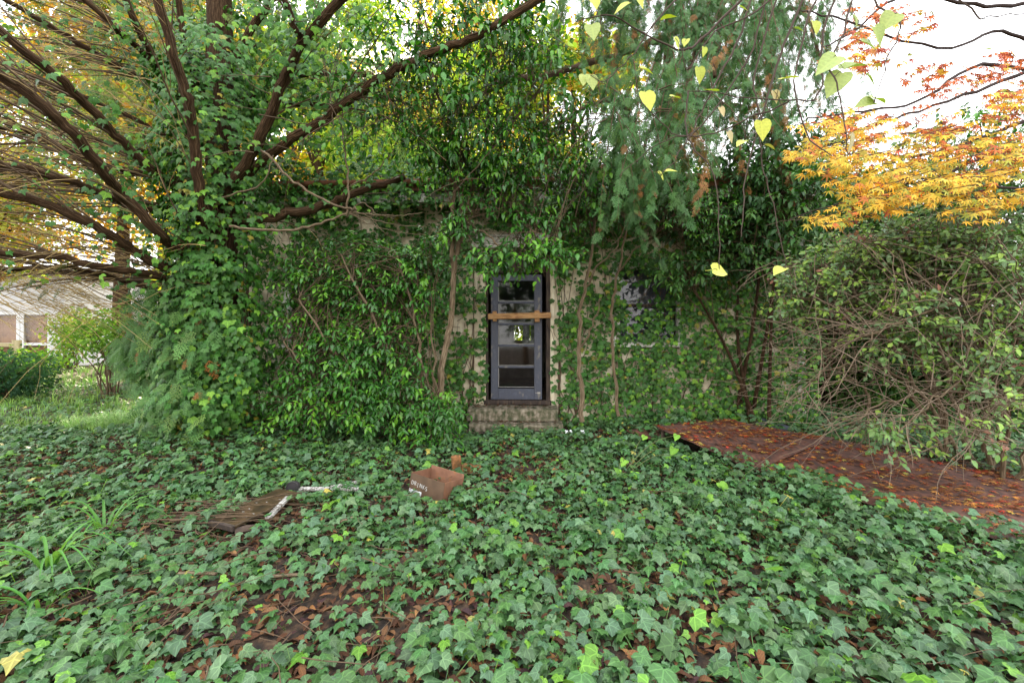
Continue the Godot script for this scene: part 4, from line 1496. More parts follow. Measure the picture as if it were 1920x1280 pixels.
func build_saplings():
	rng.seed = 200
	var specs := [
		["slim sapling with a bent stem just right of the door", Vector3(0.92, 0.1, -6.3), [[[1092, 790], [1088, 700], [1087, 630], [1092, 560], [1108, 490], [1114, 420], [1118, 340], [1110, 260]], [[1098, 540], [1120, 500], [1150, 470], [1175, 420]], [[1090, 650], [1110, 610], [1125, 560]]], 6.2, 6.0, 0.036, [[spot(1100, 380, 6.0), Vector3(0.55, 0.45, 0.35), 90], [spot(1140, 300, 5.9), Vector3(0.55, 0.35, 0.35), 60]]],
		["thin dark-stemmed sapling in front of the blue window", Vector3(1.55, 0.1, -6.4), [[[1160, 780], [1150, 680], [1148, 570], [1160, 510], [1175, 430], [1190, 330], [1185, 240]], [[1160, 510], [1200, 460], [1260, 420]]], 6.4, 6.1, 0.026, [[spot(1230, 330, 6.0), Vector3(0.6, 0.45, 0.35), 80], [spot(1300, 400, 6.0), Vector3(0.5, 0.4, 0.35), 60]]],
	]
	for q in specs:
		var base: Vector3 = q[1]
		var t := thing("sapling", q[0], "tree", base, "saplings against the cottage wall")
		var tw := Shape.new()
		tw.off = base
		var anchors := PackedVector3Array()
		for k in q[2].size():
			var pts := limb(q[2][k], q[3], q[4], 5, 0.012)
			anchors.append_array(pts.slice(pts.size() / 2))
			var s := Shape.new()
			s.off = base
			s.tube(pts, q[5] * (1.0 if k == 0 else 0.5), 0.008, 7, Color.WHITE, 0.07)
			part("stem", s.done(), M.pale_bark, t)
		var sc := Scatter.new()
		shoots(q[6], anchors, tw, sc, 9, Vector2(0.05, 0.085), camellia_tint)
		var m := part("twigs", tw.done(), M.twig, t)
		m.set_meta("kind", "stuff")
		spread(sc, t, S.camellia, M.glossy, 120, "leaf", "foliage")


func laurel_tint() -> Color:
	var k := rng.randf()
	if k < 0.3:
		return Color(0.12, 0.29, 0.05)
	return Color(0.07, 0.2, 0.045) if k < 0.7 else Color(0.06, 0.15, 0.05)


func build_laurels():
	rng.seed = 220
	var specs := [
		["leafy evergreen bank at the right end of the cottage, below the tall cypress", Vector3(3.6, 0.1, -6.6), [[spot(1340, 400, 6.7), Vector3(0.9, 0.7, 0.5), 170], [spot(1430, 300, 6.3), Vector3(0.8, 0.7, 0.5), 150], [spot(1480, 370, 6.1), Vector3(0.7, 0.5, 0.4), 120], [spot(1420, 470, 6.4), Vector3(0.8, 0.45, 0.5), 110], [spot(1280, 500, 6.3), Vector3(0.5, 0.3, 0.3), 40], [spot(1480, 600, 7.0), Vector3(0.5, 0.7, 0.4), 90]]],
		["dark laurel thicket behind the yellow maple leaves", Vector3(5.0, 0.1, -7.6), [[spot(1540, 380, 7.4), Vector3(1.0, 0.8, 0.7), 190], [spot(1640, 420, 7.0), Vector3(1.0, 0.6, 0.7), 150], [spot(1520, 270, 8.0), Vector3(0.8, 0.7, 0.6), 110], [spot(1540, 500, 6.8), Vector3(0.9, 0.6, 0.6), 130], [spot(1570, 640, 7.9), Vector3(0.9, 0.7, 0.4), 130]]],
		["broad green thicket rising behind the twiggy shrub at the far right", Vector3(7.4, 0.1, -6.8), [[spot(1760, 360, 6.8), Vector3(1.2, 0.7, 0.8), 200], [spot(1880, 400, 6.4), Vector3(1.2, 0.8, 0.8), 180], [spot(1820, 270, 7.6), Vector3(1.2, 0.6, 0.8), 120], [spot(1990, 460, 5.8), Vector3(0.8, 1.0, 0.8), 80], [spot(1720, 630, 7.6), Vector3(1.0, 0.8, 0.5), 140], [spot(1880, 630, 7.2), Vector3(1.0, 0.9, 0.5), 140]]],
	]
	for q in specs:
		var base: Vector3 = q[1]
		var t := thing("laurel_thicket", q[0], "shrub", base, "evergreen thickets on the right")
		var tw := Shape.new()
		tw.off = base
		var anchors := PackedVector3Array()
		for k in 7:
			var l: Array = q[2][k % q[2].size()]
			var top: Vector3 = l[0] + in_ball() * l[1] * 0.6
			var pts := curve([base + Vector3(rf(-0.3, 0.3), -0.1, rf(-0.2, 0.2)), base.lerp(top, 0.5) + rdir() * 0.15, top], 7)
			anchors.append_array(pts.slice(pts.size() / 2))
			var s := Shape.new()
			s.off = base
			s.tube(pts, 0.035, 0.008, 7, Color.WHITE, 0.06)
			part("stem", s.done(), M.bark, t)
		var sc := Scatter.new()
		shoots(q[2], anchors, tw, sc, 9, Vector2(0.075, 0.125), laurel_tint)
		var m := part("twigs", tw.done(), M.twig, t)
		m.set_meta("kind", "stuff")
		spread(sc, t, S.camellia, M.soft, 130, "leaf", "foliage")


func privet_tint() -> Color:
	var k := rng.randf()
	if k < 0.28:
		return Color(0.33, 0.52, 0.08)
	if k < 0.31:
		return Color(0.45, 0.2, 0.13)
	return Color(0.2, 0.36, 0.09) if k < 0.7 else Color(0.2, 0.33, 0.14)


func build_privet():
	rng.seed = 240
	var base := Vector3(5.1, 0.05, -4.9)
	var t := thing("privet_shrub", "sprawling twiggy shrub arching over the right side of the leaf-covered sheets", "shrub", base)
	var tw := Shape.new()
	tw.off = base
	var anchors := PackedVector3Array()
	var arcs := [
		[[[1780, 860], [1740, 700], [1640, 590], [1500, 560]], 4.9, 4.7], [[[1800, 860], [1700, 650], [1600, 640], [1490, 690]], 4.9, 4.6], [[[1770, 850], [1680, 700], [1560, 690], [1500, 740]], 4.9, 4.4],
		[[[1820, 850], [1760, 600], [1640, 500], [1480, 500]], 4.9, 4.8], [[[1850, 860], [1840, 640], [1760, 500], [1600, 450]], 4.8, 4.4], [[[1860, 880], [1900, 680], [1880, 540], [1800, 470]], 4.6, 4.0],
		[[[1860, 880], [1800, 740], [1700, 740], [1590, 790]], 4.6, 4.0], [[[1880, 900], [1880, 760], [1800, 720], [1690, 800]], 4.4, 3.8], [[[1900, 900], [1960, 760], [1960, 600], [1900, 520]], 4.4, 3.8],
		[[[1960, 640], [1900, 740], [1840, 790], [1830, 830]], 3.9, 3.7], [[[1830, 860], [1720, 560], [1660, 480], [1580, 500]], 5.2, 5.2], [[[1800, 850], [1650, 620], [1540, 600], [1440, 640]], 5.2, 5.0],
		[[[1960, 560], [1840, 560], [1720, 590], [1620, 640]], 4.2, 4.0], [[[1960, 600], [1800, 590], [1660, 620], [1540, 660]], 4.3, 4.2],
		[[[1720, 850], [1640, 780], [1620, 720], [1560, 720]], 4.6, 4.3],
	]
	for q in arcs:
		var pts := limb(q[0], q[1], q[2], 7, 0.02)
		anchors.append_array(pts.slice(pts.size() / 3))
		var s := Shape.new()
		s.off = base
		s.tube(pts, 0.022, 0.006, 6, Color.WHITE, 0.06)
		part("stem", s.done(), M.pale_bark, t)
	# a tangle of bare arching twigs
	for i in 400:
		var a := anchors[rng.randi() % anchors.size()]
		var dir := Vector3(rf(-1.2, 0.4), rf(-0.5, 0.6), rf(-0.4, 0.7))
		var pts := droop(a, dir, rf(0.4, 1.2), rf(-0.2, 1.0), 6, 0.13)
		if pts[6].y < 0.12:
			continue
		tw.tube(pts, rf(0.003, 0.0065), 0.0015, 3)
		if rng.randf() < 0.5:
			tw.tube(droop(pts[3], dir + rdir() * 0.9, rf(0.15, 0.45), 0.4, 4, 0.16), 0.003, 0.001, 3)
	var sc := Scatter.new()
	var lobes := [
		[spot(1560, 530, 4.8), Vector3(0.55, 0.35, 0.4), 150], [spot(1660, 480, 4.8), Vector3(0.7, 0.35, 0.5), 250], [spot(1780, 450, 4.6), Vector3(0.7, 0.4, 0.5), 250], [spot(1880, 520, 4.2), Vector3(0.5, 0.5, 0.5), 170],
		[spot(1700, 590, 4.4), Vector3(0.6, 0.3, 0.4), 80], [spot(1820, 640, 4.1), Vector3(0.5, 0.35, 0.4), 60], [spot(1900, 720, 3.8), Vector3(0.35, 0.4, 0.35), 36], [spot(1640, 660, 4.4), Vector3(0.5, 0.25, 0.35), 16],
		[spot(1680, 810, 4.0), Vector3(0.4, 0.16, 0.25), 20], [spot(1830, 800, 3.8), Vector3(0.4, 0.2, 0.3), 16], [spot(1500, 570, 4.8), Vector3(0.25, 0.2, 0.25), 26],
	]
	shoots(lobes, anchors, tw, sc, 9, Vector2(0.045, 0.075), privet_tint, 0.1, 0.12, true, 0.3, Vector3(0, 0.8, 0.75))
	var m := part("twigs", tw.done(), M.twig, t)
	m.set_meta("kind", "stuff")
	m.material_override = M.pale_twig
	spread(sc, t, S.oval, M.soft, 300, "leaf", "foliage")


func build_maple():
	rng.seed = 260
	var base := Vector3(6.9, 0.05, -4.4)
	var t := thing("maple_tree", "japanese maple with orange and yellow leaves reaching in from the right", "tree", base)
	var s := Shape.new()
	s.off = base
	var crotch := base + Vector3(-0.1, 1.6, 0)
	s.tube(curve([base + Vector3(0, -0.2, 0), base + Vector3(0.05, 0.8, 0), crotch], 6), 0.12, 0.09, 10, Color.WHITE, 0.06)
	part("trunk", s.done(), M.dark_twig, t)
	var limbs := [
		[[[1960, 210], [1850, 255], [1700, 295], [1560, 270], [1490, 300]], 4.6, 4.2, 0.028, 0.006],
		[[[1960, 270], [1860, 290], [1760, 330], [1640, 360], [1480, 410]], 4.4, 3.9, 0.022, 0.005],
		[[[1980, 150], [1840, 120], [1720, 190], [1600, 210], [1510, 225]], 4.8, 4.3, 0.026, 0.006],
		[[[1970, 100], [1880, 60], [1760, 90], [1560, 30], [1500, 20]], 4.9, 4.2, 0.024, 0.006],
		[[[1980, 0], [1850, 10], [1700, -10], [1600, 60], [1540, 90]], 4.6, 4.0, 0.026, 0.006],
		[[[1970, 360], [1880, 350], [1760, 340], [1650, 330]], 4.3, 4.0, 0.02, 0.006],
		[[[1980, 110], [1860, 160], [1700, 215], [1580, 250]], 4.7, 4.4, 0.03, 0.006],
	]
	var tw := Shape.new()
	tw.off = base
	var sc := Scatter.new()
	for k in limbs.size():
		var l: Array = limbs[k]
		var pts := limb(l[0], l[1], l[2], 6, 0.008)
		pts.insert(0, crotch.lerp(pts[0], 0.5) + Vector3(0, 0.1, 0))
		pts.insert(0, crotch)
		var b := Shape.new()
		b.off = base
		b.tube(pts, l[3] * 0.9, l[4] * 0.8, 7)
		part("limb", b.done(), M.dark_twig, t)
	# flat layered pads of leaves: centre, half width, half height, depth spread, how many shoots, redness
	var pads := [
		[1540, 265, 3.9, 70, 26, 0.35, 60, 0.12], [1600, 300, 3.9, 95, 35, 0.35, 80, 0.08], [1700, 300, 4.0, 110, 30, 0.4, 80, 0.22], [1790, 280, 4.1, 90, 30, 0.4, 60, 0.35], [1880, 250, 4.2, 80, 40, 0.4, 70, 0.4],
		[1640, 345, 3.8, 90, 22, 0.3, 60, 0.05], [1750, 345, 3.9, 100, 26, 0.35, 70, 0.05], [1860, 320, 4.0, 90, 30, 0.4, 70, 0.1], [1530, 405, 3.8, 60, 9, 0.2, 20, 0.1], [1620, 380, 3.8, 60, 14, 0.25, 24, 0.08], [1800, 385, 3.9, 70, 12, 0.3, 22, 0.05],
		[1770, 150, 4.6, 80, 22, 0.4, 34, 0.85], [1860, 130, 4.7, 80, 32, 0.4, 40, 0.9], [1700, 225, 4.4, 100, 20, 0.4, 34, 0.75], [1580, 230, 4.3, 60, 16, 0.3, 26, 0.6], [1640, 50, 4.3, 90, 30, 0.4, 40, 0.8], [1590, 110, 4.2, 70, 20, 0.3, 22, 0.55], [1890, 190, 4.5, 60, 20, 0.4, 26, 0.8],
	]
	for q in pads:
		for i in int(q[6] * (0.7 if q[7] < 0.5 else 0.85)):
			var b := in_ball()
			var p := spot(q[0] + b.x * q[3] * 1.1, q[1] + 8.0 + b.y * q[4] * (2.3 if q[7] < 0.5 else 1.6) + b.x * 8.0, q[2] + b.z * q[5] * 1.6)
			var back := p + Vector3(rf(0.12, 0.35), rf(-0.02, 0.12), rf(-0.15, 0.15))
			tw.tube(PackedVector3Array([back, back.lerp(p, 0.5) + Vector3(0, 0.015, 0), p]), 0.0035, 0.0015, 3)
			for k in 5:
				var at := back.lerp(p, 0.25 + 0.17 * k)
				var c := Color(0.86, 0.53, 0.06)
				if rng.randf() < q[7]:
					c = Color(0.62, 0.17, 0.05) if rng.randf() < 0.6 else Color(0.42, 0.09, 0.05)
				elif rng.randf() < 0.34:
					c = Color(0.52, 0.46, 0.06) if rng.randf() < 0.7 else Color(0.3, 0.36, 0.06)
				sc.add(leaf_at(at, Vector3(rf(-1.0, 0.6), rf(-0.7, -0.1), rf(-0.5, 0.9)), Vector3(0, 0.75, 0.85) + rdir() * 0.5, rf(0.045, 0.078)), vary(c, 0.22))
	var m := part("twigs", tw.done(), M.dark_twig, t)
	m.set_meta("kind", "stuff")
	spread(sc, t, S.maple, M.maple, 300, "leaf", "foliage")


func build_overhanging_twigs():
	rng.seed = 280
	var base := Vector3(3.3, 0.0, -1.3)
	var t := thing("redbud_tree", "bare hanging twigs with a few large heart-shaped yellow-green leaves overhead", "tree", base)
	var s := Shape.new()
	s.off = base
	var top := Vector3(3.0, 3.3, -1.6)
	s.tube(curve([base + Vector3(0, -0.1, 0), base + Vector3(0.1, 1.6, 0.0), top, Vector3(2.6, 4.2, -1.9)], 6), 0.07, 0.04, 9, Color.WHITE, 0.06)
	part("trunk", s.done(), M.pale_bark, t)
	var hub := Vector3(2.6, 4.2, -1.9)
	var runs := [
		[[[1560, -120], [1480, 60], [1440, 180], [1400, 330], [1392, 440]], 2.6, 2.3, 0.012], [[[1500, -120], [1330, 60], [1270, 90], [1150, 30], [1080, 40]], 2.6, 2.4, 0.013], [[[1440, -120], [1390, 60], [1330, 180], [1290, 260], [1240, 330]], 2.5, 2.3, 0.010],
		[[[1600, -120], [1530, 0], [1490, 150], [1520, 260], [1560, 290]], 2.4, 2.1, 0.010], [[[1620, -120], [1545, 60], [1540, 170], [1480, 190], [1290, 170]], 2.4, 2.2, 0.010], [[[1640, -120], [1580, 60], [1560, 120], [1580, 200], [1590, 290]], 2.2, 2.0, 0.008],
		[[[1500, -120], [1420, 120], [1425, 220], [1430, 310], [1450, 380], [1475, 505]], 2.5, 2.3, 0.008], [[[1460, -120], [1410, 90], [1300, 250], [1230, 220], [1190, 170]], 2.5, 2.4, 0.008], [[[1560, -100], [1420, 20], [1340, 60], [1290, 130], [1280, 100]], 2.5, 2.3, 0.008],
		[[[1640, -120], [1640, 0], [1690, 40], [1660, 120], [1640, 190]], 2.3, 2.0, 0.008], [[[1700, -120], [1820, 20], [1860, 30], [1960, 20]], 2.5, 2.3, 0.009], [[[1380, -120], [1230, 40], [1180, 110], [1120, 160]], 2.5, 2.4, 0.008],
		[[[1480, 190], [1340, 250], [1250, 260], [1160, 330]], 2.3, 2.4, 0.006], [[[1290, 170], [1290, 260], [1340, 330], [1350, 510]], 2.3, 2.2, 0.006],
	]
	var along := PackedVector3Array()
	for q in runs:
		var pts := limb(q[0], q[1], q[2], 6, 0.004)
		along.append_array(pts)
		if q[0][0][1] < 0:
			pts.insert(0, hub.lerp(pts[0], 0.5) + Vector3(0, 0.1, 0))
			pts.insert(0, hub)
		var b := Shape.new()
		b.off = base
		b.tube(pts, q[3] * 0.75, 0.002, 6, Color.WHITE, 0.05)
		part("twig", b.done(), M.bud_twig, t)
	# where the leaves hang: u, v, depth, size in metres, tip direction in the picture (degrees, 0 down), how edge-on, dull or bright
	var ls := [
		[1110, 155, 2.4, 0.085, 10, 0.1, 0], [1095, 150, 2.4, 0.07, -10, 0.5, 0], [1112, 60, 2.4, 0.10, 5, 0.5, 0], [1215, 132, 2.3, 0.07, 80, 0.3, 1], [1216, 190, 2.3, 0.10, 15, 0.2, 1], [1165, 15, 2.4, 0.09, -60, 0.3, 1], [1200, 3, 2.4, 0.075, 40, 0.2, 1], [1255, 32, 2.3, 0.075, 100, 0.6, 1],
		[1270, 82, 2.3, 0.06, 30, 0.2, 1], [1312, 142, 2.3, 0.075, 10, 0.1, 1], [1330, 168, 2.3, 0.075, -90, 0.6, 1], [1270, 182, 2.3, 0.06, 90, 0.4, 1], [1320, 98, 2.3, 0.045, 0, 0.2, 1], [1395, 15, 2.4, 0.05, 60, 0.4, 1], [1455, 182, 2.3, 0.06, 20, 0.3, 2], [1485, 145, 2.2, 0.09, 95, 0.6, 1],
		[1430, 245, 2.3, 0.10, 5, 0.3, 1], [1530, 52, 2.3, 0.07, 10, 0.2, 1], [1500, 55, 2.3, 0.05, 60, 0.6, 0], [1605, 40, 2.2, 0.06, 30, 0.4, 0], [1665, 42, 2.1, 0.10, -40, 0.1, 0], [1648, 68, 2.1, 0.09, 30, 0.1, 0], [1632, 84, 2.1, 0.08, 60, 0.3, 0], [1550, 122, 2.1, 0.12, -50, 0.1, 0],
		[1605, 122, 2.1, 0.10, 100, 0.4, 0], [1565, 160, 2.1, 0.12, -30, 0.1, 0], [1635, 150, 2.1, 0.07, 40, 0.4, 0], [1622, 195, 2.1, 0.10, -80, 0.1, 0], [1650, 187, 2.1, 0.08, 80, 0.4, 0], [1594, 272, 2.0, 0.09, 5, 0.5, 2], [1352, 509, 2.2, 0.085, 80, 0.1, 1], [1460, 508, 2.3, 0.07, -60, 0.7, 1],
		[1370, 258, 2.3, 0.06, 30, 0.4, 2], [1390, 268, 2.3, 0.07, -60, 0.7, 1], [1445, 275, 2.3, 0.06, 70, 0.7, 2], [1260, 320, 2.3, 0.06, 90, 0.5, 1], [1240, 330, 2.3, 0.05, 40, 0.4, 1], [1355, 210, 2.3, 0.05, 30, 0.3, 2], [1850, 92, 2.4, 0.07, 90, 0.5, 0], [1285, 80, 2.3, 0.05, -20, 0.2, 1], [1115, 5, 2.4, 0.08, 20, 0.4, 1],
	]
	for q in ls:
		var p := spot(q[0], q[1], q[2])
		var a := deg_to_rad(q[4])
		var tip := Vector3(sin(a), -cos(a), rf(-0.3, 0.3))
		var up := Vector3(rf(-0.3, 0.3), 0.5 + q[5] * 1.2, 1.0 - q[5] * 0.7)
		var size: float = q[3] * 1.05
		var x := leaf_at(p - tip.normalized() * size * 0.5, tip, up, size)
		x.basis = Basis(x.basis.x, x.basis.y.normalized() * size * rf(0.4, 1.1), x.basis.z)
		var hold := along[0]
		for e in along:
			if e.distance_squared_to(x.origin) < hold.distance_squared_to(x.origin):
				hold = e
		var stalk := Shape.new()
		stalk.off = base
		stalk.tube(curve([hold, hold.lerp(x.origin, 0.6) + Vector3(0, 0.012, 0), x.origin], 4), 0.0018, 0.0011, 4)
		part("stalk", stalk.done(), M.bud_twig, t)
		var m: StandardMaterial3D = M.heart.duplicate()
		m.vertex_color_use_as_albedo = false
		var c: Color = [Color(0.42, 0.5, 0.16), Color(0.62, 0.66, 0.12), Color(0.62, 0.5, 0.27)][q[6]]
		m.albedo_color = vary(c, 0.12).linear_to_srgb()
		var o := part("leaf", S.heart, m, t)
		o.transform = x
		o.position -= base


# ---------------------------------------------------------------- things on the ground

func sheet_point(a: float, b: float) -> Vector3:
	# a runs along the leaf-covered sheets from the near right end (0) to the far end (1), b across from left (0) to right (1)
	var near_l := Vector3(3.62, 0, -2.92)
	var near_r := Vector3(5.45, 0, -4.2)
	var far_l := Vector3(1.80, 0, -5.55)
	var far_r := Vector3(3.15, 0, -6.35)
	var p := near_l.lerp(far_l, a).lerp(near_r.lerp(far_r, a), b)
	p.y = 0.19 * ss(2.5, 6.5, -p.z) + 0.05 + 0.06 * a + 0.025 * sin(a * 9.0 + b * 3.0)
	return p


func strip(a0: float, a1: float, lift: float, curl: float, called: String, label: String, n := 16, m := 8) -> void:
	var s := Shape.new()
	var origin := sheet_point((a0 + a1) * 0.5, 0.5)
	s.off = origin
	for side in 2:
		for i in n + 1:
			for k in m + 1:
				var a := lerpf(a0, a1, float(i) / n)
				var b := float(k) / m
				var wob := wobble.get_noise_2d(a * 30.0 + lift * 100.0, b * 18.0) * 0.012
				if k == 0 or k == m:
					a += wobble.get_noise_2d(i * 9.0, b * 50.0) * 0.01
					b += wobble.get_noise_2d(i * 7.0 + 20.0, b * 80.0) * 0.03
				var p := sheet_point(a, b)
				var up := curl * pow(float(i) / n, 2.0) * (1.0 - 0.35 * b)
				p.y += lift + wob + up - side * 0.014
				s.vert(p, Vector2(a * 4.0, b * 2.0))
	var w := m + 1
	var half := (n + 1) * w
	for i in n:
		for k in m:
			var a := i * w + k
			s.tri(a, a + w, a + 1)
			s.tri(a + 1, a + w, a + w + 1)
			a += half
			s.tri(a, a + 1, a + w)
			s.tri(a + 1, a + w + 1, a + w)
	for i in n:
		for k in [0, m]:
			var a: int = i * w + k
			s.tri(a, a + half, a + w)
			s.tri(a + w, a + half, a + w + half)
	for k in m:
		for i in [0, n]:
			var a: int = i * w + k
			s.tri(a, a + 1, a + half)
			s.tri(a + 1, a + half + 1, a + half)
	var o := part(numbered("rusty_sheet"), s.done(), M.rust, self)
	o.position = origin
	tag(o, label, "metal sheet", "rusty sheets laid as a path")


func build_sheets():
	rng.seed = 300
	strip(-0.25, 0.66, 0.0, 0.0, "rusty_sheet", "long flat rust-red sheet strewn with maple leaves, running out at the right", 22, 8)
	strip(0.60, 1.0, 0.022, 0.12, "rusty_sheet", "rust-red sheet whose far end curls up off the ivy", 12, 8)
	strip(1.02, 1.14, -0.03, 0.05, "rusty_sheet", "short dark sheet half buried in ivy beyond the curled one", 6, 6)
	# prop under the curled end
	var prop := thing("stake", "short dark stake under the curled end of the rusty sheet", "stake", sheet_point(0.98, 0.05))
	var ps := Shape.new()
	ps.tube(PackedVector3Array([Vector3(0, -0.2, 0), Vector3(0.01, 0.0, 0.0), Vector3(0.0, 0.16, 0.01)]), 0.028, 0.024, 7, Color.WHITE, 0.1)
	part("shaft", ps.done(), M.log, prop)


func on_sheet(x: float, z: float) -> bool:
	# inverse of sheet_point, by the two edges
	for i in 2:
		var l0 := sheet_point(-0.25, 0.06)
		var l1 := sheet_point(0.97, 0.02)
		var r0 := sheet_point(-0.25, 0.95)
		var r1 := sheet_point(0.97, 0.96)
		return Geometry2D.is_point_in_polygon(Vector2(x, z), PackedVector2Array([Vector2(l0.x, l0.z), Vector2(l1.x, l1.z), Vector2(r1.x, r1.z), Vector2(r0.x, r0.z)]))
	return false


func bare(x: float, z: float) -> float:
	# how thin the ivy grows here: 0 thick, 1 bare
	var k := 0.0
	var d := -z
	k = maxf(k, 0.9 * exp(-(pow((x + 1.2) / 0.62, 2.0) + pow((d - 2.45) / 0.5, 2.0))))
	k = maxf(k, 1.0 * exp(-(pow((x + 1.95) / 0.42, 2.0) + pow((d - 3.55) / 0.40, 2.0))))
	k = maxf(k, 0.75 * exp(-(pow((x + 0.9) / 0.6, 2.0) + pow((d - 1.95) / 0.28, 2.0))))
	k = maxf(k, 0.85 * exp(-(pow((x - 0.1) / 0.5, 2.0) + pow((d - 4.7) / 0.5, 2.0))))
	k = maxf(k, 0.9 * exp(-(pow((x - 1.25) / 0.5, 2.0) + pow((d - 6.0) / 0.3, 2.0))))
	k = maxf(k, 0.6 * exp(-(pow((x - 0.95) / 0.4, 2.0) + pow((d - 2.35) / 0.3, 2.0))))
	k = maxf(k, 0.8 * exp(-(pow((x + 2.55) / 0.45, 2.0) + pow((d - 3.45) / 0.3, 2.0))))
	k = maxf(k, 0.7 * ss(-3.0, -4.2, x) * ss(6.2, 5.0, d) * 0.6)
	return k


func ground_ivy_tint() -> Color:
	var k := rng.randf()
	if k < 0.045:
		return vary(Color(0.18, 0.40, 0.045), 0.2)
	if k < 0.05:
		return vary(Color(0.5, 0.45, 0.10), 0.2)
	if k < 0.55:
		return vary(Color(0.095, 0.225, 0.065), 0.32)
	return vary(Color(0.125, 0.235, 0.105), 0.32)


func build_ground_ivy():
	rng.seed = 320
	var beds := [
		["ground_ivy", "thick carpet of lobed ivy leaves across the whole front yard", func(x, z): return not on_sheet(x, z) and not (x > 2.2 and z < -5.0 + (x - 2.2) * 0.9) and not (x < -4.6 and z < -6.2)],
		["ground_ivy", "shaded ivy bed between the rusty sheets and the twiggy shrub", func(x, z): return not on_sheet(x, z) and x > 2.2 and z < -5.0 + (x - 2.2) * 0.9],
		["ground_ivy", "dark ivy mixed with grass on the slope towards the white house", func(x, z): return x < -4.6 and z < -6.2],
	]
	var limits := [[-7.5, 5.5, 1.35, 7.2, 300, 92000], [2.2, 9.0, 3.0, 7.6, 200, 14000], [-14.0, -4.6, 6.2, 11.0, 100, 9000]]
	for b in beds.size():
		var lim: Array = limits[b]
		var inside: Callable = beds[b][2]
		var sets := [Scatter.new(), Scatter.new(), Scatter.new()]
		var t := thing("ground_ivy", beds[b][1], "ivy", Vector3(0, 0, 0), "ivy carpets")
		var runners := Shape.new()
		for i in lim[5]:
			var x := rf(lim[0], lim[1])
			var d := lerpf(lim[2], lim[3], rng.randf())
			var z := -d
			if absf(x) > d * 1.25 + 0.4 or not inside.call(x, z):
				continue
			if d > 6.75 and x > -4.3 and x < 4.4:
				continue
			if x > -0.75 and x < 0.85 and d > 6.1:
				continue
			if Vector2(x + 0.734, z + 4.15).length() < 0.17 or Vector2(x + 0.62, z + 3.96).length() < 0.10 or Vector2(x + 2.08, z + 3.6).length() < 0.15:
				continue
			var thin := bare(x, z)
			var patch := patchy.get_noise_2d(x * 3.0, z * 3.0)
			var gap := patchy.get_noise_2d(x * 8.0 + 200.0, z * 8.0)
			if rng.randf() < thin * 0.97 or patch < -0.30 and rng.randf() < 0.8 or gap < -0.2 and rng.randf() < 0.85:
				continue
			var tall := 0.05 + 0.13 * clampf(0.5 + patch * 1.2, 0.0, 1.0) + 0.08 * ss(0.5, 2.5, x)
			var y := ground_y(x, z) + rf(0.02, 1.0) * tall
			var size := rf(0.026, 0.058) if rng.randf() < 0.62 else rf(0.058, 0.098)
			if patchy.get_noise_2d(x * 1.4 + 70.0, z * 1.4) > 0.1:
				size *= 1.12
			var n := Vector3(rf(-0.7, 0.7), 1.0, rf(-0.35, 0.95))
			var a := rf(0, TAU)
			var tip := Vector3(sin(a), -0.25, cos(a) + 0.35)
			sets[rng.randi() % 3].add(leaf_at(Vector3(x, y, z), tip, n, size), ground_ivy_tint())
		for i in (160 if b == 0 else 50):
			var x := rf(lim[0], lim[1])
			var z := -rf(lim[2], lim[3])
			if not inside.call(x, z) or absf(z) > 6.7 and x > -4.3:
				continue
			var pts := PackedVector3Array()
			var a := rf(0, TAU)
			for k in 8:
				pts.append(Vector3(x, ground_y(x, z) + rf(0.015, 0.05), z))
				a += rf(-0.4, 0.4)
				x += cos(a) * 0.12
				z += sin(a) * 0.12
			runners.tube(pts, rf(0.003, 0.006), 0.002, 4)
		var m := part("runners", runners.done(), M.vine, t)
		m.set_meta("kind", "stuff")
		for k in 3:
			spread(sets[k], t, S.ivy[k], M.ivy, lim[4] / 3, "leaf", "foliage")


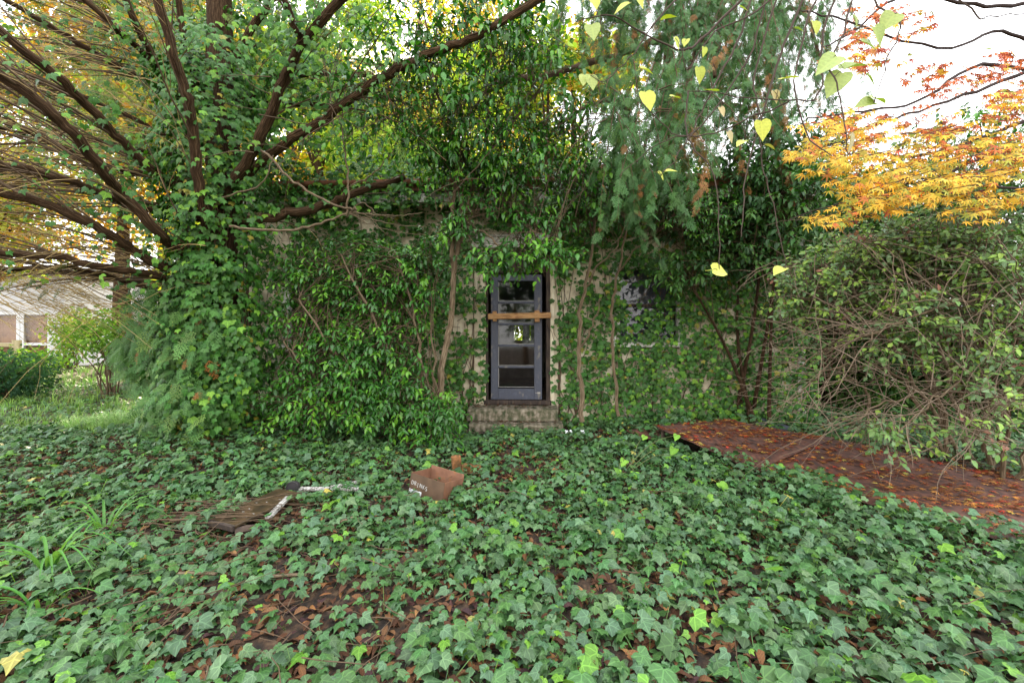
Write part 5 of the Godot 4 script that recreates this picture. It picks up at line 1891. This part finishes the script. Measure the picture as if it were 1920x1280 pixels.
func build_debris():
	rng.seed = 340
	# brown board lying in the ivy
	var p := spot(485, 975, 3.62)
	p.y = ground_y(p.x, p.z)
	var t := thing("brown_board", "wet brown board lying in the ivy beside a white-painted stick", "board", p)
	t.transform = Transform3D(Basis(Vector3.UP, -0.42) * Basis(Vector3.RIGHT, 0.10), p + Vector3(0, 0.10, 0))
	board(t, "panel", Vector3(-0.15, -0.012, -0.30), Vector3(0.15, 0.012, 0.30), M.brown_board, 0.004)
	board(t, "edge_strip", Vector3(-0.15, -0.03, 0.302), Vector3(0.15, 0.016, 0.325), M.dark_wood, 0.004)
	for i in 9:
		var c := Shape.new()
		c.smooth = false
		var o := Vector3(rf(-0.12, 0.12), 0.0125, rf(-0.26, 0.22))
		c.box(o, o + Vector3(rf(0.008, 0.03), 0.003, rf(0.004, 0.012)), Transform3D.IDENTITY, 0.001)
		part("paint_flake", c.done(), M.peeling, t)
	# peeling white stick across it
	stick("painted_stick", "peeling white-painted stick slanting beside the brown board", spot(541, 928, 3.75), spot(503, 1000, 3.42), 0.028, 0.12)
	stick("painted_stick", "white-painted lath lying flat right of the brown board", spot(562, 938, 3.95), spot(672, 953, 3.95), 0.024, 0.10)
	stick("painted_stick", "short white-painted lath crossing the flat one", spot(620, 942, 3.95), spot(690, 905, 4.15), 0.022, 0.12)
	# dark round lid on edge
	p = spot(549, 912, 4.05)
	p.y = ground_y(p.x, p.z)
	t = thing("round_lid", "dark round lid standing half sunk in the ivy", "lid", p)
	var s := Shape.new()
	var o := p + Vector3(0, 0.075, 0)
	s.smooth = false
	s.off = p
	s.tube(PackedVector3Array([o + Vector3(0.0, -0.002, -0.012), o + Vector3(0, 0.0, -0.008), o + Vector3(0, 0.002, 0.006), o + Vector3(0, 0.002, 0.010)]), 0.062, 0.058, 20)
	part("disc", s.done(), M.dark_round, t)
	s = Shape.new()
	var ring := PackedVector3Array()
	for k in 25:
		ring.append(Vector3(cos(TAU * k / 24.0) * 0.058, 0.075 + sin(TAU * k / 24.0) * 0.058, 0.012))
	s.tube(ring, 0.005, 0.005, 5)
	part("rim", s.done(), M.dark_round, t)
	# log piece and long weathered lath
	for q in [["chunk of dark rotten log at the foot of the brown board", spot(445, 1030, 3.3), spot(492, 1008, 3.35), 0.035], ["thin pale branch lying across the bare litter", spot(335, 1097, 2.75), spot(405, 1100, 2.72), 0.014], ["second pale branch end showing between ivy leaves", spot(490, 1100, 2.7), spot(575, 1098, 2.72), 0.014], ["small broken branch below the middle of the yard", spot(625, 1003, 3.35), spot(665, 990, 3.45), 0.018]]:
		var a: Vector3 = q[1]
		var b: Vector3 = q[2]
		a.y = ground_y(a.x, a.z) + q[3] + 0.02
		b.y = ground_y(b.x, b.z) + q[3] + 0.04
		var l := thing("fallen_branch", q[0], "branch", a, "dead wood on the ground")
		var ls := Shape.new()
		ls.off = a
		ls.tube(curve([a, a.lerp(b, 0.35) + Vector3(0, 0.01, 0.01), a.lerp(b, 0.7) + Vector3(0, 0.0, -0.008), b], 4), q[3], q[3] * 0.75, 8, Color.WHITE, 0.14)
		part("wood", ls.done(), M.log if q[3] > 0.03 else M.pale_bark, l)
	build_box()
	# rusty brick standing behind the box, and another lying beside it
	p = spot(856, 886, 4.75)
	p.y = ground_y(p.x, p.z)
	brick(p + Vector3(0, 0.07, 0), Basis(Vector3.UP, 0.3) * Basis(Vector3.BACK, 0.08), "mossy orange brick standing on end behind the cardboard box")
	p = spot(885, 905, 4.6)
	p.y = ground_y(p.x, p.z)
	brick(p + Vector3(0, 0.06, 0), Basis(Vector3.UP, -0.2) * Basis(Vector3.BACK, 1.5), "dark brick lying beside the cardboard box")
	# white scraps by the steps
	for q in [["crumpled white scrap lying right of the steps", spot(1096, 800, 5.9)], ["smaller white scrap beside the steps", spot(1066, 803, 5.85)]]:
		var sp: Vector3 = q[1]
		var w := Shape.new()
		w.smooth = false
		var ids := []
		var n := 6
		for i in n:
			for k in n:
				ids.append(w.vert(Vector3((i - 2.5) * 0.018 + rf(-0.006, 0.006), 0.09 + rf(0, 0.045), (k - 2.5) * 0.016 + rf(-0.006, 0.006))))
		for i in n - 1:
			for k in n - 1:
				w.tri(ids[i * n + k], ids[i * n + k + 1], ids[(i + 1) * n + k])
				w.tri(ids[i * n + k + 1], ids[(i + 1) * n + k + 1], ids[(i + 1) * n + k])
		var sc := part(numbered("paper_scrap"), w.done(), M.white_paint, self)
		sc.position = Vector3(sp.x, ground_y(sp.x, sp.z), sp.z)
		tag(sc, q[0], "paper", "paper scraps")
	# slates at the right end of the wall
	for q in [["grey slate leaning in the ivy right of the wall", 1428, 765, 6.55, 0.5], ["second grey slate flat in the ivy below the first", 1465, 782, 6.3, 0.15]]:
		var sp := spot(q[1], q[2], q[3])
		sp.y = ground_y(sp.x, sp.z) + 0.06
		var so := thing("slate", q[0], "slate", sp, "loose slates")
		so.rotation = Vector3(q[4], 0.4, 0.1)
		board(so, "slab", Vector3(-0.14, -0.008, -0.1), Vector3(0.14, 0.008, 0.1), M.slate_cloth, 0.004)


func stick(called: String, label: String, a: Vector3, b: Vector3, half: float, up: float):
	a.y = ground_y(a.x, a.z) + up
	b.y = ground_y(b.x, b.z) + up * 0.9
	var t := thing(called, label, "stick", a, "white-painted sticks")
	var z := (b - a).normalized()
	var x := Vector3.UP.cross(z).normalized()
	t.transform = Transform3D(Basis(x, z.cross(x), z) * Basis(Vector3.BACK, 0.2), a)
	var s := Shape.new()
	s.smooth = false
	var l := a.distance_to(b)
	var n := 5
	for k in n:
		var w := half * (1.0 - 0.06 * (k % 2))
		s.box(Vector3(-w, -half * 0.35, l * k / n), Vector3(w * (0.94 if k % 3 == 1 else 1.0), half * 0.35 + (0.001 if k % 2 else 0.0), l * (k + 1) / n), Transform3D.IDENTITY, 0.002)
	part("lath", s.done(), M.peeling, t)


func brick(p: Vector3, b: Basis, label: String):
	var t := thing("brick", label, "brick", p, "bricks by the box")
	t.basis = b
	var s := Shape.new()
	s.smooth = false
	s.box(Vector3(-0.052, -0.105, -0.034), Vector3(0.052, 0.105, 0.034), Transform3D.IDENTITY, 0.009)
	var m: StandardMaterial3D = M.brick
	part("block", s.done(), m, t)


func build_box():
	# an open carton, front face tipped towards the camera
	var p := spot(815, 930, 4.15)
	p.y = ground_y(p.x, p.z) - 0.015
	var t := thing("cardboard_box", "open brown cardboard box with white hand lettering, sunk in the ivy", "box", p)
	t.transform = Transform3D(Basis(Vector3.UP, -0.50) * Basis(Vector3.RIGHT, -0.10) * Basis(Vector3.BACK, -0.10), p)
	var w := 0.20
	var d := 0.15
	var h := 0.20
	var k := 0.004
	var walls := [["front_panel", Vector3(-w, 0, d - k), Vector3(w, h, d), M.card_out], ["back_panel", Vector3(-w, 0, -d), Vector3(w, h + 0.03, -d + k), M.card_in], ["side_panel", Vector3(-w, 0.001, -d + k), Vector3(-w + k, h, d - k), M.card_in], ["side_panel", Vector3(w - k, 0.001, -d + k), Vector3(w, h, d - k), M.card_in], ["bottom", Vector3(-w + k, 0.0, -d + k), Vector3(w - k, k, d - k), M.card_in]]
	for q in walls:
		board(t, q[0], q[1], q[2], q[3], 0.001)
	# torn flap folded back
	var f := Shape.new()
	f.smooth = false
	f.box(Vector3(-w, 0, -0.003), Vector3(w * 0.55, 0.09, 0.0), Transform3D(Basis(Vector3.RIGHT, -2.0), Vector3(0, h + 0.031, -d + k * 0.5)), 0.001)
	part("flap", f.done(), M.card_in, t)
	board(t, "white_label", Vector3(-w + 0.005, 0.018, d + 0.0005), Vector3(-0.045, 0.055, d + 0.002), M.white_paint, 0.0002)
	board(t, "white_label", Vector3(-w - 0.002, h - 0.045, -d + 0.02), Vector3(-w - 0.0005, h - 0.005, d - 0.005), M.white_paint, 0.0002)
	var word := "DRINKS"
	var font := SystemFont.new()
	font.font_names = PackedStringArray(["Droid Sans"])
	for i in word.length():
		var tm := TextMesh.new()
		tm.text = word[i]
		tm.font = font
		tm.font_size = 16
		tm.pixel_size = 0.0030
		tm.depth = 0.0015
		var o := part("letter", tm, M.chalk, t)
		o.position = Vector3(-0.165 + i * 0.034, 0.115 - i * 0.003 + 0.004 * sin(i * 2.3), d + 0.0015)
		o.rotation.z = 0.09 * sin(i * 1.7)


func build_left_plants():
	rng.seed = 360
	# strap-leaved plants in the left foreground
	for q in [["arching strap-leaved daylily clump at the left edge of the ivy", 90, 1040, 2.75, 16, 0.62], ["small daylily clump behind the larger one", 195, 985, 3.3, 12, 0.55], ["low strap-leaved tuft in the near left corner", 75, 1110, 2.4, 9, 0.42]]:
		var base := spot(q[1], q[2], q[3])
		base.y = ground_y(base.x, base.z)
		var t := thing("daylily", q[0], "plant", base, "strap-leaved plants")
		for i in q[4]:
			var a := rf(0, TAU)
			var out := Vector3(cos(a), 0, sin(a))
			var side := Vector3(-out.z, 0, out.x)
			var l: float = q[5] * rf(0.6, 1.15)
			var s := Shape.new()
			var n := 9
			for k in n + 1:
				var f := float(k) / n
				var c := out * (0.03 + l * 0.75 * f * f * 0.9 + l * 0.2 * f) + Vector3(0, l * (0.95 * f - 0.75 * f * f * f), 0)
				var wd := 0.008 * (1.0 - pow(f, 3.0)) + 0.001
				s.vert(c - side * wd + Vector3(0, wd * 0.4, 0), Vector2(0, f))
				s.vert(c, Vector2(0.5, f))
				s.vert(c + side * wd + Vector3(0, wd * 0.4, 0), Vector2(1, f))
			for k in n:
				for e in 2:
					var b := k * 3 + e
					s.tri(b, b + 1, b + 3)
					s.tri(b + 1, b + 4, b + 3)
			var m: StandardMaterial3D = M.blade.duplicate()
			m.vertex_color_use_as_albedo = false
			m.albedo_color = vary(Color(0.07, 0.2, 0.032), 0.3).linear_to_srgb()
			part("leaf", s.done(), m, t)
	# grass on the sunlit slope
	var g := Scatter.new()
	for i in 4200:
		var x := rf(-14.0, -4.2)
		var z := -rf(6.0, 15.0)
		var keep := 0.5 + patchy.get_noise_2d(x * 1.5, z * 1.5)
		if rng.randf() > keep:
			continue
		g.add(Transform3D(Basis(Vector3.UP, rf(0, TAU)).scaled(Vector3.ONE * rf(0.12, 0.32)), Vector3(x, ground_y(x, z), z)), vary(Color(0.22, 0.36, 0.07), 0.35))
	for i in 900:
		var p := spot(rf(190, 330), rf(770, 830), 6.6) + in_ball() * 0.6
		g.add(Transform3D(Basis(Vector3.UP, rf(0, TAU)).scaled(Vector3.ONE * rf(0.12, 0.3)), Vector3(p.x, ground_y(p.x, p.z), p.z)), vary(Color(0.3, 0.46, 0.16), 0.3))
	var gt := Node3D.new()
	gt.name = "grass"
	gt.set_meta("kind", "stuff")
	gt.set_meta("label", "tufts of grass on the sunlit slope at the left")
	gt.set_meta("category", "grass")
	add_child(gt)
	spread(g, gt, S.tuft, M.blade, 0, "tuft", "blades")
	# shrubs on the slope
	for q in [["many-stemmed shrub with bare lower stems left of the cypress", 205, 760, 9.5, 1.9, 0.8, [Color(0.22, 0.38, 0.06), Color(0.14, 0.28, 0.05)], 130, 0.45], ["dark bushy evergreen at the left edge of the view", 5, 745, 9.0, 1.0, 0.75, [Color(0.04, 0.10, 0.05), Color(0.05, 0.13, 0.06)], 170, 0.05], ["pale yellow-leaved shrub by the deck railing", 135, 715, 13.5, 1.9, 0.6, [Color(0.5, 0.5, 0.14), Color(0.3, 0.42, 0.08)], 90, 0.35], ["low bright green shrub below the deck railing", 50, 715, 13.0, 0.7, 1.1, [Color(0.2, 0.42, 0.06), Color(0.26, 0.46, 0.07)], 110, 0.1]]:
		var base := spot(q[1], q[2], q[3])
		base.y = ground_y(base.x, base.z)
		var t := thing("slope_shrub", q[0], "shrub", base, "shrubs on the sunlit slope")
		var tw := Shape.new()
		tw.off = base
		var sc := Scatter.new()
		var h: float = q[4]
		for i in 16:
			var pts := curve([base + in_ball() * Vector3(0.15, 0, 0.15), base + Vector3(rf(-0.3, 0.3), h * 0.5, rf(-0.3, 0.3)) * q[5], base + Vector3(rf(-1, 1), h * rf(0.7, 1.0), rf(-1, 1)) * Vector3(q[5], 1, q[5])], 4)
			tw.tube(pts, 0.016, 0.005, 5)
		for i in q[7]:
			var b := in_ball()
			var lo: float = q[8]
			var p := base + Vector3(b.x * q[5], h * lerpf(lo, 1.0, 0.5 + b.y * 0.5), b.z * q[5])
			sc.add(Transform3D(Basis.from_euler(Vector3(rf(-0.6, 0.6), rf(0, TAU), rf(-0.6, 0.6))).scaled(Vector3.ONE * rf(0.18, 0.36)), p), vary(q[6][rng.randi() % 2], 0.25))
		var st := part("stems", tw.done(), M.twig, t)
		st.set_meta("kind", "stuff")
		spread(sc, t, S.clump[0], M.far, 0, "leaf", "foliage")
	# bright broad-leaved seedlings in the ivy
	for q in [["bright green broad-leaved seedling in front of the curled sheet", [[1172, 862, 4.6, 0.10], [1160, 880, 4.5, 0.08], [1190, 885, 4.4, 0.09], [1270, 815, 5.0, 0.10], [1265, 840, 4.9, 0.12], [1280, 855, 4.8, 0.08], [1210, 817, 5.2, 0.08]]], ["single round bright green leaf standing over the ivy", [[1350, 905, 4.1, 0.12]]]]:
		var first: Array = q[1][0]
		var base := spot(first[0], first[1] + 30, first[2])
		base.y = ground_y(base.x, base.z)
		var t := thing("seedling", q[0], "plant", base)
		for e in q[1]:
			var p := spot(e[0], e[1], e[2])
			var foot := base + in_ball() * Vector3(0.05, 0, 0.05)
			var s := Shape.new()
			s.off = base
			s.tube(curve([foot, foot.lerp(p, 0.5) + Vector3(0, 0.1, 0), p], 4), 0.004, 0.002, 5)
			part("stalk", s.done(), M.green_stem, t)
			var m: StandardMaterial3D = M.heart.duplicate()
			m.vertex_color_use_as_albedo = false
			m.albedo_color = vary(Color(0.24, 0.5, 0.06), 0.15).linear_to_srgb()
			var o := part("leaf", S.heart, m, t)
			o.transform = leaf_at(p, Vector3(rf(-0.7, 0.7), -0.5, 0.7), Vector3(0, 0.8, 0.7) + rdir() * 0.25, e[3])
			o.position -= base


func build_litter():
	rng.seed = 380
	# maple and other leaves strewn over the sheets
	var t := thing("fallen_leaves", "scatter of red, orange and yellow leaves on the rusty sheets", "leaves")
	var sc := Scatter.new()
	for i in 5200:
		var a := rf(-0.24, 1.0)
		var b := rf(0.0, 1.0)
		if rng.randf() > 0.5 + patchy.get_noise_2d(a * 14.0, b * 8.0) * 1.3:
			continue
		var p := sheet_point(a, b)
		if a > 0.63:
			p.y += 0.022 + 0.12 * pow(clampf((a - 0.6) / 0.4, 0.0, 1.0), 2.0) * (1.0 - 0.35 * b)
		p.y += 0.016
		var k := rng.randf()
		var c := Color(0.3, 0.11, 0.04) if k < 0.40 else Color(0.55, 0.25, 0.055) if k < 0.56 else Color(0.2, 0.06, 0.03) if k < 0.85 else Color(0.5, 0.06, 0.03) if k < 0.95 else Color(0.62, 0.5, 0.1)
		var ang := rf(0, TAU)
		sc.add(leaf_at(p, Vector3(cos(ang), rf(-0.1, 0.2), sin(ang)), Vector3.UP + rdir() * 0.35, rf(0.028, 0.058)), vary(c, 0.3))
	spread(sc, t, S.maple, M.maple, 250, "leaf", "small_leaves")
	# brown litter under the ivy
	t = thing("leaf_litter", "dead brown leaves and twigs on the soil between the ivy", "litter")
	sc = Scatter.new()
	for i in 26000:
		var x := rf(-6.0, 5.5)
		var d := 1.3 + 5.6 * pow(rng.randf(), 1.2)
		if absf(x) > d * 1.2 + 0.4 or on_sheet(x, -d):
			continue
		if d > 5.7 and x > -0.8 and x < 0.9:
			continue
		var k := rng.randf()
		var c := Color(0.11, 0.05, 0.025) if k < 0.5 else Color(0.2, 0.095, 0.04) if k < 0.8 else Color(0.07, 0.032, 0.03) if k < 0.93 else Color(0.34, 0.17, 0.06)
		var a := rf(0, TAU)
		sc.add(leaf_at(Vector3(x, ground_y(x, -d) + rf(0.004, 0.03), -d), Vector3(cos(a), rf(-0.2, 0.3), sin(a)), Vector3.UP * (1.0 if rng.randf() < 0.6 else -1.0) + rdir() * 0.45, rf(0.04, 0.085)), vary(c, 0.3))
	# on the steps as well
	for i in 260:
		var step := rng.randi() % 3
		var p := house_frame * Vector3(rf(-0.65, 0.6), [-0.055, -0.24, -0.4][step] + 0.006, [rf(0.05, 0.44), rf(0.48, 0.68), rf(0.72, 0.96)][step])
		var a := rf(0, TAU)
		sc.add(leaf_at(p, Vector3(cos(a), 0.1, sin(a)), Vector3.UP + rdir() * 0.3, rf(0.02, 0.05)), vary(Color(0.13, 0.06, 0.03), 0.4))
	spread(sc, t, S.dead, M.dead_leaf, 280, "leaf", "small_leaves")
	var tw := Shape.new()
	for i in 300:
		var near := rng.randf() < 0.5
		var x := rf(-3.2, -0.6) if near else rf(-5.0, 4.5)
		var d := rf(1.8, 4.2) if near else rf(1.6, 6.4)
		if on_sheet(x, -d):
			continue
		var y := ground_y(x, -d)
		var a := rf(0, TAU)
		var pts := droop(Vector3(x, y + rf(0.02, 0.12), -d), Vector3(cos(a), rf(-0.06, 0.1), sin(a)), rf(0.1, 0.6), 0.1, 6, 0.14)
		tw.tube(pts, rf(0.002, 0.005), 0.0012, 4)
	# a sheaf of dead cypress twigs left of the brown board
	for i in 70:
		var c := spot(rf(300, 440), rf(930, 1010), 3.55)
		var y := ground_y(c.x, c.z)
		tw.tube(droop(Vector3(c.x, y + rf(0.04, 0.12), c.z + rf(-0.25, 0.25)), Vector3(1.0, rf(-0.05, 0.12), rf(-0.45, 0.25)), rf(0.3, 0.8), 0.12, 6, 0.06), rf(0.002, 0.006), 0.0012, 4)
	var m := part("loose_twigs", tw.done(), M.twig, t)
	m.set_meta("kind", "stuff")
